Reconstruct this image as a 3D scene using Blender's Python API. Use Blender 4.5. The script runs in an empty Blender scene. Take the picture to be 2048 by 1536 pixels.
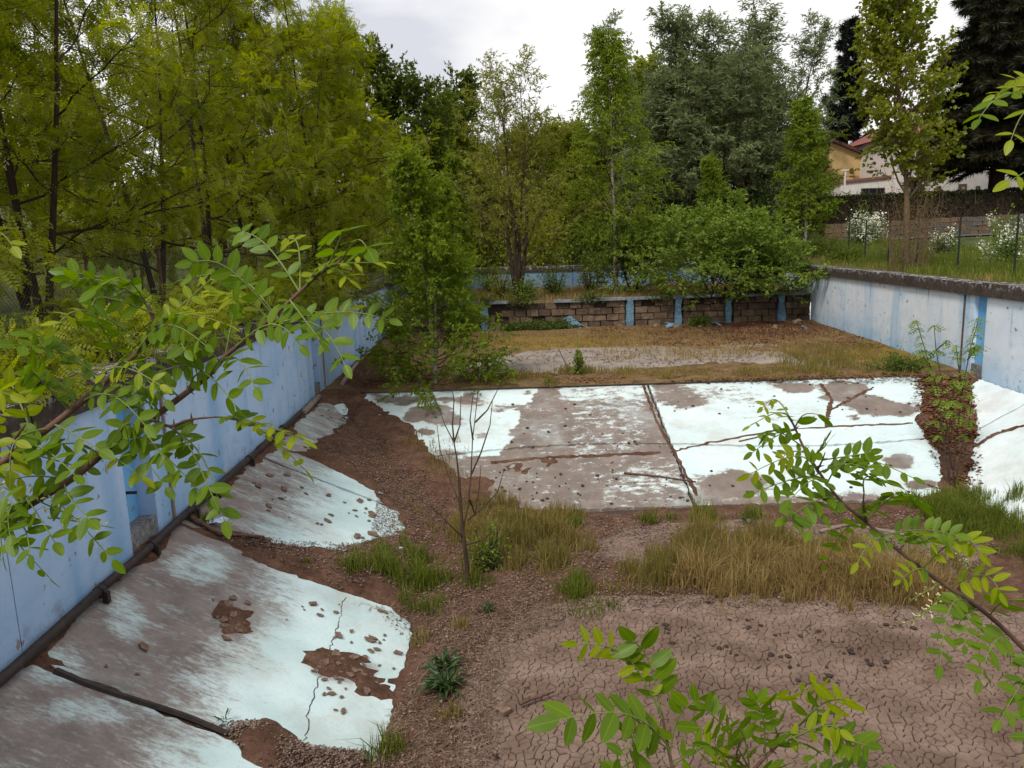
import bpy, math, random
import numpy as np
from mathutils import Vector, Matrix
random.seed(7)
SC = bpy.context.scene
COL = SC.collection
# ------------------------------------------------------------------ camera
F = 1550.0; H = 3.2; P = math.atan(281/F); RO = math.atan(.032)
cR0 = np.array((1., 0, 0)); cU0 = np.array((0, math.sin(P), math.cos(P))); cF = np.array((0, math.cos(P), -math.sin(P)))
cR = math.cos(RO)*cR0 - math.sin(RO)*cU0
cU = math.sin(RO)*cR0 + math.cos(RO)*cU0
EYE = np.array((0, 0, H))
cam = bpy.data.cameras.new('camera'); cam.sensor_width = 36; cam.lens = F/2048*36; cam.clip_end = 2000; cam.clip_start = .05
co = bpy.data.objects.new('camera', cam); COL.objects.link(co); SC.camera = co
co.matrix_world = Matrix(((cR[0], cU[0], -cF[0], 0), (cR[1], cU[1], -cF[1], 0), (cR[2], cU[2], -cF[2], H), (0, 0, 0, 1)))
# ------------------------------------------------------------------ world
W = bpy.data.worlds.new('World'); SC.world = W; W.use_nodes = True
nt = W.node_tree; nt.nodes.clear()
def wn(t, **k):
    n = nt.nodes.new(t)
    for a, b in k.items(): setattr(n, a, b)
    return n
SUN_EL, SUN_AZ = math.radians(52), math.radians(215)      # azimuth clockwise from +Y
sky = wn('ShaderNodeTexSky', sky_type='NISHITA', sun_disc=False, sun_elevation=SUN_EL, sun_rotation=SUN_AZ)
tc = wn('ShaderNodeTexCoord'); mp = wn('ShaderNodeMapping'); mp.inputs['Scale'].default_value = (1.1, 1.1, 2.6)
mp.inputs['Location'].default_value = (1.33, .2, 0.4)
nz = wn('ShaderNodeTexNoise'); nz.inputs['Scale'].default_value = 2.2; nz.inputs['Detail'].default_value = 5; nz.inputs['Roughness'].default_value = .5
cr = wn('ShaderNodeValToRGB'); e = cr.color_ramp.elements
e[0].position = .34; e[0].color = (.66, .67, .73, 1); e[1].position = .50; e[1].color = (1.0, .985, .965, 1)
b1 = wn('ShaderNodeBackground'); b1.inputs[1].default_value = .1
b2 = wn('ShaderNodeBackground'); b2.inputs[1].default_value = 1.08
mx = wn('ShaderNodeMixShader'); mx.inputs[0].default_value = .93
ow = wn('ShaderNodeOutputWorld'); L = nt.links.new
L(tc.outputs['Generated'], mp.inputs[0]); L(mp.outputs[0], nz.inputs['Vector']); L(nz.outputs['Fac'], cr.inputs[0])
L(cr.outputs[0], b2.inputs[0]); L(sky.outputs[0], b1.inputs[0]); L(b1.outputs[0], mx.inputs[1]); L(b2.outputs[0], mx.inputs[2]); L(mx.outputs[0], ow.inputs[0])
# ------------------------------------------------------------------ sun
sl = bpy.data.lights.new('sun', 'SUN'); sl.energy = 3.0; sl.angle = math.radians(12); sl.color = (1, .93, .83)
so = bpy.data.objects.new('sun', sl); COL.objects.link(so)
sd = Vector((math.sin(SUN_AZ)*math.cos(SUN_EL), math.cos(SUN_AZ)*math.cos(SUN_EL), math.sin(SUN_EL)))
so.rotation_euler = (-sd).to_track_quat('-Z', 'Y').to_euler()
SC.view_settings.view_transform = 'Standard'; SC.view_settings.look = 'None'; SC.view_settings.exposure = .08; SC.view_settings.gamma = 1
# ------------------------------------------------------------------ helpers
rng = np.random.default_rng(11)
def ray(u, v):
    return cF + (u-1024)/F*cR + (768-v)/F*cU
def at(u, v, z):
    d = ray(u, v); t = (z-H)/d[2]; return EYE + d*t
def atd(u, v, y):
    d = ray(u, v); return EYE + d*(y/d[1])
def proj(p):
    q = np.asarray(p, float) - EYE
    w = q@cF
    return 1024+F*(q@cR)/w, 768-F*(q@cU)/w
def sm(a, b, x):
    t = np.clip((x-a)/(b-a), 0, 1); return t*t*(3-2*t)
def vnoise(x, y, s=1., seed=0):
    x = np.asarray(x, float)*s+seed*17.3; y = np.asarray(y, float)*s+seed*9.1
    def hsh(i, j):
        v = np.sin(i*127.1+j*311.7+seed*3.7)*43758.5453; return v-np.floor(v)
    i, j = np.floor(x), np.floor(y); fx, fy = x-i, y-j; fx = fx*fx*(3-2*fx); fy = fy*fy*(3-2*fy)
    return (hsh(i, j)*(1-fx)+hsh(i+1, j)*fx)*(1-fy)+(hsh(i, j+1)*(1-fx)+hsh(i+1, j+1)*fx)*fy
def fbm(x, y, s=1., seed=0, o=3):
    r = 0; a = .5
    for k in range(o): r = r+a*vnoise(x, y, s*2**k, seed+k); a *= .5
    return r/(1-.5**o)
def mesh_np(name, V, faces, attrs=None, smooth=False):
    """faces: list of (M,k) int arrays"""
    me = bpy.data.meshes.new(name)
    V = np.asarray(V, np.float32)
    me.vertices.add(len(V)); me.vertices.foreach_set('co', V.ravel())
    faces = [np.asarray(f, np.int32) for f in faces if len(f)]
    lt = np.concatenate([np.full(len(f), f.shape[1], np.int32) for f in faces])
    lv = np.concatenate([f.ravel() for f in faces])
    me.loops.add(len(lv)); me.loops.foreach_set('vertex_index', lv)
    me.polygons.add(len(lt)); ls = np.concatenate(([0], np.cumsum(lt)[:-1])).astype(np.int32)
    me.polygons.foreach_set('loop_start', ls); me.polygons.foreach_set('loop_total', lt)
    me.polygons.foreach_set('use_smooth', np.full(len(lt), bool(smooth)))
    for k, a in (attrs or {}).items():
        at_ = me.attributes.new(k, 'FLOAT', 'POINT'); at_.data.foreach_set('value', np.asarray(a, np.float32))
    me.update(calc_edges=True); me.validate()
    return me
def obj(name, me, mat=None, parent=None, loc=None):
    o = bpy.data.objects.new(name, me); COL.objects.link(o)
    if mat is not None and not me.materials: me.materials.append(mat)
    if parent is not None: o.parent = parent
    if loc is not None: o.location = loc
    return o
def tag(o, label=None, cat=None, group=None, kind=None):
    if label: o['label'] = label
    if cat: o['category'] = cat
    if group: o['group'] = group
    if kind: o['kind'] = kind
    return o
def empty(name, loc, label=None, cat=None, group=None, rz=0):
    o = bpy.data.objects.new(name, None); COL.objects.link(o); o.location = loc; o.rotation_euler.z = rz; o.empty_display_size = .1
    return tag(o, label, cat, group)
class MB:
    def __init__(s): s.V = []; s.F = {}; s.n = 0; s.A = []
    def add(s, V, faces, a=0.):
        V = np.asarray(V, float).reshape(-1, 3)
        for f in faces:
            f = np.asarray(f, int)
            if f.ndim == 1: f = f[None]
            s.F.setdefault(f.shape[1], []).append(f+s.n)
        s.V.append(V); s.n += len(V); s.A.append(np.full(len(V), a) if np.isscalar(a) else a)
    def box(s, lo, hi, a=0.):
        x0, y0, z0 = lo; x1, y1, z1 = hi
        s.hexa([(x0, y0, z0), (x1, y0, z0), (x1, y1, z0), (x0, y1, z0)], [(x0, y0, z1), (x1, y0, z1), (x1, y1, z1), (x0, y1, z1)], a)
    def hexa(s, b, t, a=0.):
        s.add(list(b)+list(t), [[(3, 2, 1, 0), (4, 5, 6, 7), (0, 1, 5, 4), (1, 2, 6, 5), (2, 3, 7, 6), (3, 0, 4, 7)]], a)
    def prism(s, poly, z0, z1, a=0.):
        n = len(poly); V = [(x, y, z0) for x, y in poly]+[(x, y, z1) for x, y in poly]
        s.add(V, [[list(range(n))[::-1]], [list(range(n, 2*n))], [(i, (i+1) % n, (i+1) % n+n, i+n) for i in range(n)]], a)
    def tube(s, pts, rad, k=5, a=0., cap=False):
        pts = np.asarray(pts, float); n = len(pts)
        rad = np.broadcast_to(np.asarray(rad, float), (n,))
        T = np.gradient(pts, axis=0); T /= np.linalg.norm(T, axis=1)[:, None]+1e-9
        ref = np.array((0., 0, 1)) if abs(T[:, 2]).mean() < .8 else np.array((1., 0, 0))
        X = np.cross(T, ref); X /= np.linalg.norm(X, axis=1)[:, None]+1e-9
        Y = np.cross(T, X)
        an = np.arange(k)*2*math.pi/k
        V = pts[:, None]+rad[:, None, None]*(np.cos(an)[None, :, None]*X[:, None]+np.sin(an)[None, :, None]*Y[:, None])
        i = np.arange(n-1)[:, None]*k; j = np.arange(k)[None]
        q = np.stack([i+j, i+(j+1) % k, i+k+(j+1) % k, i+k+j], -1).reshape(-1, 4)
        f = [q]
        if cap: f += [[list(range(k))[::-1]], [list(range((n-1)*k, n*k))]]
        s.add(V.reshape(-1, 3), f, a)
    def mesh(s, name, smooth=False, attr=None, origin=None):
        V = np.concatenate(s.V)
        if origin is not None: V = V-np.asarray(origin)
        return mesh_np(name, V, [np.concatenate(f) for f in s.F.values()], {attr: np.concatenate(s.A)} if attr else None, smooth)
    def obj(s, name, mat, parent=None, smooth=False, attr=None):
        og = None
        if parent is not None: og = np.array(parent.location)
        o = obj(name, s.mesh(name, smooth, attr, og), mat, parent)
        return o
# ------------------------------------------------------------------ materials
def new_mat(name):
    m = bpy.data.materials.new(name); m.use_nodes = True; m.node_tree.nodes.clear(); return m
class NT:
    def __init__(s, m): s.t = m.node_tree
    def n(s, ty, **k):
        nd = s.t.nodes.new(ty)
        for a, b in k.items():
            if a.startswith('i_'):
                key = a[2:]; key = int(key) if key.isdigit() else key.replace('_', ' ')
                if hasattr(b, 'is_output'): s.t.links.new(b, nd.inputs[key])
                else: nd.inputs[key].default_value = b
            else: setattr(nd, a, b)
        return nd
    def math(s, op, a, b=0., c=None):
        nd = s.n('ShaderNodeMath', operation=op, i_0=a, i_1=b)
        if c is not None: nd.inputs[2].default_value = c
        return nd.outputs[0]
    def coord(s, scale=(1, 1, 1), kind='Object', rot=(0, 0, 0)):
        if kind == 'World': v = s.n('ShaderNodeNewGeometry').outputs['Position']
        else: v = s.n('ShaderNodeTexCoord').outputs[kind]
        return s.n('ShaderNodeMapping', i_0=v, i_Scale=scale, i_Rotation=rot).outputs[0]
    def noise(s, vec, scale, detail=4, rough=.55):
        return s.n('ShaderNodeTexNoise', i_Vector=vec, i_Scale=scale, i_Detail=detail, i_Roughness=rough).outputs['Fac']
    def ramp(s, fac, stops):
        r = s.n('ShaderNodeValToRGB', i_0=fac); el = r.color_ramp.elements
        while len(el) < len(stops): el.new(.5)
        for q, (p, c) in zip(el, stops): q.position = p; q.color = tuple(c)+(1,) if len(c) == 3 else c
        return r.outputs[0]
    def step(s, x, a, b):
        return s.n('ShaderNodeMapRange', interpolation_type='SMOOTHSTEP', i_0=x, i_1=a, i_2=b).outputs[0]
    def mix(s, f, a, b):
        nd = s.n('ShaderNodeMix', data_type='RGBA')
        for i, v in ((0, f), (6, a), (7, b)):
            if hasattr(v, 'is_output'): s.t.links.new(v, nd.inputs[i])
            else: nd.inputs[i].default_value = v if i == 0 else tuple(v)+(1,)
        return nd.outputs[2]
    def attr(s, name): return s.n('ShaderNodeAttribute', attribute_name=name).outputs['Fac']
    def out(s, col, rough=.85, bump=None, bd=.02, bs=.6, spec=.3):
        k = dict(i_Roughness=rough)
        b = s.n('ShaderNodeBsdfPrincipled', **k)
        b.inputs['Specular IOR Level'].default_value = spec
        if hasattr(col, 'is_output'): s.t.links.new(col, b.inputs['Base Color'])
        else: b.inputs['Base Color'].default_value = tuple(col)+(1,)
        if bump is not None:
            bn = s.n('ShaderNodeBump', i_Height=bump, i_Strength=bs, i_Distance=bd)
            s.t.links.new(bn.outputs[0], b.inputs['Normal'])
        o = s.n('ShaderNodeOutputMaterial'); s.t.links.new(b.outputs[0], o.inputs[0]); return b
def simple(name, c1, c2, scale=6, rough=.85, bd=.01, kind='Object', stretch=(1, 1, 1), spec=.3):
    m = new_mat(name); t = NT(m); v = t.coord(stretch, kind); n = t.noise(v, scale, 6, .65)
    t.out(t.ramp(n, [(.3, c1), (.7, c2)]), rough, n, bd, .7, spec); return m
def leafmat(name, c1, c2, trans=.35, src='tint', gloss=.012):
    m = new_mat(name); t = NT(m)
    f = t.attr('tint') if src == 'tint' else t.n('ShaderNodeObjectInfo').outputs['Random']
    c = t.ramp(f, [(0, c1), (1, c2)])
    if src != 'tint':
        nn = t.noise(t.coord((1, 1, 1)), 60, 3); c = t.mix(t.step(nn, .3, .8), c, tuple(x*.75 for x in c2)); oy = t.n('ShaderNodeSeparateXYZ', i_0=t.coord((1, 1, 1))); ay = t.math('ABSOLUTE', oy.outputs[1]); c = t.mix(t.math('MULTIPLY', t.step(ay, .026, .006), .22), c, tuple(min(1, x*2.2) for x in c2)); vn = t.math('SINE', t.math('MULTIPLY', t.math('SUBTRACT', oy.outputs[0], ay), 75.)); c = t.mix(t.math('MULTIPLY', t.step(vn, .75, 1.), .12), c, tuple(min(1, x*1.8) for x in c2)); c = t.mix(t.step(t.noise(t.coord((1, 1, 1)), 9, 5, .7), .68, .72), c, (.11, .07, .02))
    d = t.n('ShaderNodeBsdfDiffuse', i_Color=c); tr = t.n('ShaderNodeBsdfTranslucent')
    hs = t.n('ShaderNodeHueSaturation', i_Color=c); hs.inputs['Value'].default_value = 1.5; hs.inputs['Saturation'].default_value = 1.1
    t.t.links.new(hs.outputs[0], tr.inputs[0])
    ms = t.n('ShaderNodeMixShader', i_0=trans); t.t.links.new(d.outputs[0], ms.inputs[1]); t.t.links.new(tr.outputs[0], ms.inputs[2])
    g = t.n('ShaderNodeBsdfGlossy', i_Roughness=.45); g.inputs[0].default_value = (.9, 1, .9, 1)
    m2 = t.n('ShaderNodeMixShader', i_0=gloss); t.t.links.new(ms.outputs[0], m2.inputs[1]); t.t.links.new(g.outputs[0], m2.inputs[2])
    o = t.n('ShaderNodeOutputMaterial'); t.t.links.new(m2.outputs[0], o.inputs[0]); return m
def slabmat(name, paint1, paint2, bare1, bare2, stretch, nscale=5, soft=.03, fleck=.0):
    m = new_mat(name); t = NT(m); v = t.coord(stretch, 'World'); w = t.coord((1, 1, 1), 'World')
    n1 = t.noise(v, nscale, 9, .66); n2 = t.noise(w, 40, 6, .7); n3 = t.noise(w, 1.3, 4); n4 = t.noise(v, nscale*5, 8, .75)
    p = t.attr('paint')
    q = t.math('ADD', t.math('ADD', t.math('MULTIPLY', n1, 1-fleck), t.math('MULTIPLY', n4, fleck)), t.math('MULTIPLY', t.math('SUBTRACT', p, .5), .62-.2*fleck))
    q = t.math('ADD', q, t.math('MULTIPLY', t.math('SUBTRACT', n2, .5), .16))
    mask = t.step(q, .5-soft, .5+soft)
    pc = t.mix(t.step(n3, .3, .7), paint1, paint2)
    pc = t.mix(t.math('MULTIPLY', t.step(n2, .52, .72), .3), pc, bare2)
    pc = t.mix(t.math('MULTIPLY', t.step(n4, .56, .70), .4), pc, bare2)
    pc = t.mix(t.math('MULTIPLY', t.step(t.noise(w, 1.0, 7, .68), .47, .68), .38), pc, (.36, .31, .26))
    pc = t.mix(t.math('MULTIPLY', t.step(q, .66, .5), .3), pc, (.34, .30, .26))
    bc = t.mix(t.step(t.noise(w, 3, 7, .65), .3, .7), bare1, bare2)
    bc = t.mix(t.math('MULTIPLY', t.step(n2, .4, .7), .35), bc, tuple(x*.55 for x in bare1))
    bc = t.mix(t.math('MULTIPLY', t.step(t.noise(w, .9, 6, .6), .5, .72), .35), bc, paint1)
    col = t.mix(mask, bc, pc)
    hgt = t.math('ADD', t.math('MULTIPLY', mask, .35), t.math('MULTIPLY', n2, .5))
    t.out(col, .8, hgt, .006, .7, .25); return m
M = {}
M['slab_front'] = slabmat('flaking_white_paint', (.50, .62, .645), (.57, .685, .71), (.15, .122, .108), (.22, .182, .16), (1, 1.9, 1), 4.6, .05, .36)
M['slab_side'] = slabmat('scuffed_turquoise_paint', (.40, .54, .555), (.53, .66, .68), (.16, .13, .12), (.25, .21, .195), (.6, 1.9, 1), 3.0, .11, .55)
M['slab_right'] = slabmat('white_paint_slope', (.56, .65, .68), (.64, .71, .74), (.2, .17, .15), (.27, .23, .2), (.7, 1.6, 1), 4)
M['bed'] = simple('joint_dirt', (.03, .022, .017), (.07, .05, .04), 12, .95)
def wallmat(name, pale, mid, blue, amt):
    m = new_mat(name); t = NT(m)
    v = t.coord((1.5, 1.5, .13), 'World'); w = t.coord((1, 1, 1), 'World'); v2 = t.coord((7, 7, .3), 'World'); v3 = t.coord((.5, .5, 1.1), 'World')
    s1 = t.noise(v, 1.1, 4, .5); s2 = t.noise(v2, 1.3, 7, .66); bl = t.noise(w, .7, 6, .62); fn = t.noise(w, 22, 6, .7); bl2 = t.noise(v3, 1.7, 7, .68); md = t.noise(w, 4.5, 8, .7)
    z = t.n('ShaderNodeSeparateXYZ', i_0=t.n('ShaderNodeNewGeometry').outputs['Position']).outputs[2]
    c = t.mix(t.step(bl, .35, .65), pale, mid)
    low = t.step(t.math('ADD', z, t.math('MULTIPLY', bl2, 1.6)), 1.55, .55)
    f = t.math('ADD', t.math('MULTIPLY', t.step(s1, .5, .74), .55), t.math('MULTIPLY', low, .5))
    f = t.math('ADD', f, t.math('MULTIPLY', t.step(bl2, .52, .7), .35))
    c = t.mix(t.math('MINIMUM', t.math('MULTIPLY', f, amt), .9), c, blue)
    c = t.mix(t.math('MULTIPLY', t.step(bl2, .42, .3), .4), c, (.55, .56, .62))
    drip = t.math('MULTIPLY', t.step(s2, .57, .7), t.step(t.math('ADD', z, t.math('MULTIPLY', bl2, 1.5)), 1.5, 2.6))
    c = t.mix(t.math('MULTIPLY', drip, .75), c, (.075, .08, .10))
    c = t.mix(t.math('MULTIPLY', t.math('MULTIPLY', t.step(md, .5, .68), t.step(t.math('ADD', z, t.math('MULTIPLY', bl, .8)), .95, .35)), .55), c, (.14, .13, .13))
    flake = t.step(t.noise(w, 5.5, 9, .68), .62, .645)
    c = t.mix(flake, c, (.24, .21, .195))
    c = t.mix(t.math('MULTIPLY', t.step(md, .5, .75), .22), c, tuple(x*.6 for x in mid))
    t.out(c, .8, t.math('SUBTRACT', fn, t.math('MULTIPLY', flake, .6)), .006, .5, .25); return m
M['wall_blue'] = wallmat('faded_blue_wall_paint', (.43, .56, .755), (.335, .485, .70), (.11, .30, .55), .85)
M['wall_pale'] = wallmat('pale_lavender_wall_paint', (.69, .745, .82), (.56, .66, .78), (.13, .38, .66), 1.0)
M['niche'] = wallmat('deep_blue_niche_paint', (.17, .43, .72), (.12, .34, .64), (.04, .18, .42), .5)
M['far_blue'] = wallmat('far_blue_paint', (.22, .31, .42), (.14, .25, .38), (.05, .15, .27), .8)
def copingmat():
    m = new_mat('mossy_coping'); t = NT(m); w = t.coord((1, 1, 1), 'World'); v = t.coord((5, 5, .8), 'World')
    n = t.noise(w, 7, 8, .7); s = t.noise(v, 1.2, 5)
    c = t.ramp(n, [(.3, (.022, .018, .016)), (.55, (.06, .045, .036)), (.75, (.11, .085, .065))])
    z = t.n('ShaderNodeSeparateXYZ', i_0=t.n('ShaderNodeNewGeometry').outputs['Position']).outputs[2]
    wh = t.math('MULTIPLY', t.step(t.noise(w, 9, 5, .7), .52, .6), t.step(z, 1.9, 2.06))
    c = t.mix(wh, c, (.4, .4, .42))
    t.out(c, .9, n, .03, .8); return m
M['coping'] = copingmat()
M['pipe'] = simple('rusty_dark_pipe', (.012, .009, .009), (.045, .03, .026), 14, .6, .004)
M['rust'] = simple('rust_brown', (.05, .025, .018), (.16, .09, .065), 18, .85)
M['oldwood'] = simple('grey_old_wood', (.13, .10, .085), (.30, .24, .2), 9, .85, .005, stretch=(1, 8, 8))
M['stepconc'] = simple('dark_step_concrete', (.05, .047, .045), (.27, .27, .28), 13, .9, .02)
M['block'] = simple('tan_concrete_block', (.075, .05, .036), (.25, .18, .12), 4, .92, .02, 'World')
def blockmat():
    m = new_mat('tan_concrete_block'); t = NT(m); w = t.coord((1, 1, 1), 'World'); n = t.noise(w, 4, 8, .7); n2 = t.noise(w, 20, 6, .7)
    c = t.ramp(n, [(.3, (.06, .04, .029)), (.7, (.23, .165, .11))]); rd = t.n('ShaderNodeObjectInfo').outputs['Random']
    c = t.mix(t.math('MULTIPLY', rd, .7), c, (.05, .034, .026)); c = t.mix(t.math('MULTIPLY', t.step(n2, .55, .7), .6), c, (.03, .02, .015)); t.out(c, .95, n2, .02, 1, .1); return m
M['block'] = blockmat()
M['mortar'] = simple('dark_mortar', (.02, .014, .011), (.055, .04, .03), 8, .95, .02, 'World')
M['bluepier'] = simple('peeling_blue_render', (.045, .10, .16), (.16, .27, .36), 6, .8, .02, 'World', (1, 1, 3))
M['capslab'] = simple('pale_blue_cap', (.06, .065, .07), (.24, .28, .32), 8, .85, .02, 'World')
M['rubble'] = simple('brown_rubble', (.09, .06, .045), (.25, .18, .13), 11, .95, .03)
M['shard'] = simple('brown_flake', (.085, .052, .038), (.22, .15, .11), 16, .9, .01)
M['clod'] = simple('dark_clod', (.02, .012, .011), (.065, .04, .034), 30, .95, .02)
M['bark'] = simple('brown_bark', (.03, .02, .014), (.085, .055, .038), 14, .95, .01, stretch=(1, 1, .25))
M['bark_dark'] = simple('dark_bark', (.016, .009, .007), (.05, .03, .021), 14, .95, .01, stretch=(1, 1, .25))
M['bark_tan'] = simple('tan_bark', (.09, .06, .035), (.2, .14, .085), 14, .95, .01, stretch=(1, 1, .25))
M['bark_birch'] = simple('birch_bark', (.06, .045, .035), (.48, .42, .36), 7, .8, .005, stretch=(1, 1, 3))
M['twig'] = simple('red_brown_twig', (.05, .024, .018), (.15, .08, .055), 30, .7, .002)
M['stalk'] = simple('green_stalk', (.10, .14, .03), (.16, .2, .05), 30, .6, .001)
# ------------------------------------------------------------------ the basin shape
XL = lambda y: -4.05-.022*(np.asarray(y, float)-5.5)
XR = lambda y: 10.02+.085*(np.asarray(y, float)-15)
YF, YB, DZ, XA, XB = 17.2, 12.6, -1.3, -1.3, 7.55
YD, YE = 28.8, 37.2          # divider wall, far end wall
def S(x, y):
    x = np.asarray(x, float); y = np.asarray(y, float)
    tl = (x-XL(y))/(XA-XL(y)); tf = (YF-y)/(YF-YB); tr = (XR(y)-x)/(XR(y)-XB)
    return DZ*np.clip(np.minimum(np.minimum(tl, tf), tr), 0, 1)
def hit(u, v):
    """ray from the lens to the basin surface (used to read positions off the photograph)"""
    d = ray(u, v); a, b = (1.5-H)/d[2], (DZ-H)/d[2]
    for _ in range(40):
        m = (a+b)/2; p = EYE+d*m
        if p[2] > S(p[0], p[1]): a = m
        else: b = m
    return EYE+d*a
def inpoly(x, y, poly):
    x = np.asarray(x, float); y = np.asarray(y, float); r = np.zeros(x.shape, bool); n = len(poly)
    for i in range(n):
        x0, y0 = poly[i][:2]; x1, y1 = poly[(i+1) % n][:2]
        c = ((y0 > y) != (y1 > y)) & (x < (x1-x0)*(y-y0)/(y1-y0+1e-12)+x0)
        r ^= c
    return r
def sdist(x, y, poly):
    """distance to polygon, positive outside"""
    d = np.full(np.shape(x), 1e9); n = len(poly)
    for i in range(n):
        x0, y0 = poly[i][:2]; x1, y1 = poly[(i+1) % n][:2]; ex, ey = x1-x0, y1-y0
        t = np.clip(((x-x0)*ex+(y-y0)*ey)/(ex*ex+ey*ey+1e-12), 0, 1)
        d = np.minimum(d, np.hypot(x-x0-t*ex, y-y0-t*ey))
    return np.where(inpoly(x, y, poly), -d, d)
def wpoly(px): return [tuple(hit(u, v)[:2]) for u, v in px]
# ------------------------------------------------------------------ ground
def G(x, y):
    x = np.asarray(x, float); y = np.asarray(y, float)
    z = np.full(np.broadcast(x, y).shape, 2.0)
    z = z+.15*np.clip(-x-13, 0, 60)*sm(-5, 20, y)
    z = z+.05*np.clip(y-46, 0, 200)*(1-sm(8, 18, x))
    r = sm(11, 15, x)
    z = z+r*(.62*sm(28, 37, y)+.02*np.clip(x-13, 0, 60)*sm(20, 34, y))
    z = z+sm(10, 16, x)*(1.0*sm(44.3, 44.8, y)+1.6*sm(46, 56, y)+.06*np.clip(y-56, 0, 200))
    return z+.07*(fbm(x, y, .5, 3)-.5)
def ground():
    ys = np.concatenate([np.linspace(-40, 0, 9), np.linspace(1, YE+.3, 75), np.linspace(YE+1, 60, 42), np.linspace(63, 120, 20), np.linspace(135, 420, 14)])
    li = -np.concatenate([np.linspace(300, 60, 12), np.linspace(55, 12, 30), np.linspace(11, .33, 20)])
    xs_l = li; xs_r = -li[::-1]; mid = np.linspace(0, 1, 9)[1:-1]
    rows = []
    for y in ys:
        a, b = float(XL(min(max(y, 0), 40))), float(XR(min(max(y, 0), 40)))
        rows.append(np.concatenate([a+xs_l, (a-.33)+(b-a+.66)*mid, b+xs_r]))
    X = np.array(rows); Y = np.repeat(ys[:, None], X.shape[1], 1); Z = G(X, Y)
    nx = X.shape[1]; V = np.stack([X, Y, Z], -1).reshape(-1, 3)
    i, j = np.meshgrid(np.arange(len(ys)-1), np.arange(nx-1), indexing='ij')
    nl = len(xs_l); inside = (j >= nl-1) & (j < nl+len(mid)) & (ys[i] >= .9) & (ys[i] < YE+.29)
    k = (i*nx+j)[~inside]
    f = np.stack([k, k+1, k+nx+1, k+nx], -1)
    m = new_mat('rough_grass_ground'); t = NT(m); w = t.coord((1, 1, 1), 'World')
    n = t.noise(w, 1.2, 8, .7); n2 = t.noise(w, .25, 3); n3 = t.noise(w, 18, 6, .7)
    c = t.ramp(n, [(.3, (.028, .035, .012)), (.5, (.06, .075, .02)), (.7, (.14, .12, .05))])
    c = t.mix(t.step(n2, .42, .62), c, (.075, .10, .026)); c = t.mix(t.math('MULTIPLY', t.step(n3, .4, .7), .5), c, (.025, .02, .01))
    t.out(c, .95, n3, .08, 1)
    tag(obj('ground', mesh_np('ground', V, [f], smooth=True), m), kind='structure')
ground()
def road():
    us = np.linspace(13.5, 70, 40); V = []; f = []
    for i, x in enumerate(us):
        for y in (38.2, 41.8): V.append((x, y, float(G(x, 40))+.06))
        if i: k = 2*i; f.append((k-2, k, k+1, k-1))
    m = simple('grey_asphalt', (.06, .058, .056), (.12, .115, .11), 14, .9, .01, 'World')
    tag(obj('road', mesh_np('road', V, [f]), m), kind='structure')
road()
# ------------------------------------------------------------------ basin bed, slabs
def grid_mesh(name, fx, fy, fz, n1, n2, attrs=None, edge=None):
    pass
def bed():
    ys = np.linspace(1.2, YF, 40); V = []; f = []; nx = 30
    for i, y in enumerate(ys):
        xs = np.linspace(float(XL(y))-.02, float(XR(y))+.02, nx)
        V += [(x, y, float(S(x, y))-.07) for x in xs]
    for i in range(len(ys)-1):
        for j in range(nx-1): k = i*nx+j; f.append((k, k+1, k+nx+1, k+nx))
    tag(obj('basin_bed', mesh_np('basin_bed', V, [f]), M['bed']), kind='structure')
bed()
FB = {  # bare (0) to painted (1), ellipses read off the photograph: cx, cy, rx, ry, value
 'front': [(850, 832, 55, 15, 0), (800, 800, 60, 9, .3), (905, 800, 50, 10, .25), (905, 838, 28, 8, .3), (770, 792, 30, 8, .35), (1010, 815, 45, 10, .45), (855, 868, 20, 6, .2), (965, 870, 12, 6, .2),
           (890, 905, 40, 6, .4), (945, 935, 30, 10, .35),
           (1355, 795, 62, 14, .30), (1330, 775, 40, 8, .3), (1450, 785, 70, 10, .55), (1590, 773, 45, 8, .2), (1690, 778, 40, 14, .05), (1700, 800, 50, 10, .25), (1745, 805, 60, 12, .12), (1790, 815, 55, 14, .12), (1720, 835, 20, 5, .2),
           (1790, 921, 26, 14, .0), (1470, 968, 78, 20, .08), (1420, 985, 60, 10, .3), (1840, 968, 40, 10, .15), (1600, 1000, 320, 12, .35), (1500, 800, 60, 15, .6), (1560, 830, 80, 14, .65)],
}
def pf_front(u, v, x, y):
    p = np.full(u.shape, .80)
    p = np.where(x < 3.05, .78, p)
    # the two bare slabs
    def edge(v): return 1068-(v-780)*.55
    inn = (u+60*(fbm(x, y, 2.4, 21, 4)-.5) > edge(v)) & (x < 3.05)
    p = np.where(inn, .33, p)
    p = np.where(inn & (v < 800) & (u > 1120), .58, p)
    p = np.where(inn & (u > 1145) & (u < 1290) & (v > 800), .43, p)
    p = np.where((v > 912) & (x < 3.05), .33+.16*(1-sm(.3, 1.3, np.hypot((u-1300)/110, (v-965)/45))), p)
    ud = u+70*(fbm(x, y, 2.2, 41, 4)-.5); vd = v+26*(fbm(x, y, 2.2, 47, 4)-.5)
    for cx, cy, rx, ry, val in FB['front']:
        d = np.hypot((ud-cx)/rx, (vd-cy)/ry); w = 1-sm(.55, 1.55, d); p = p*(1-w)+val*w
    return p
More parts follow.
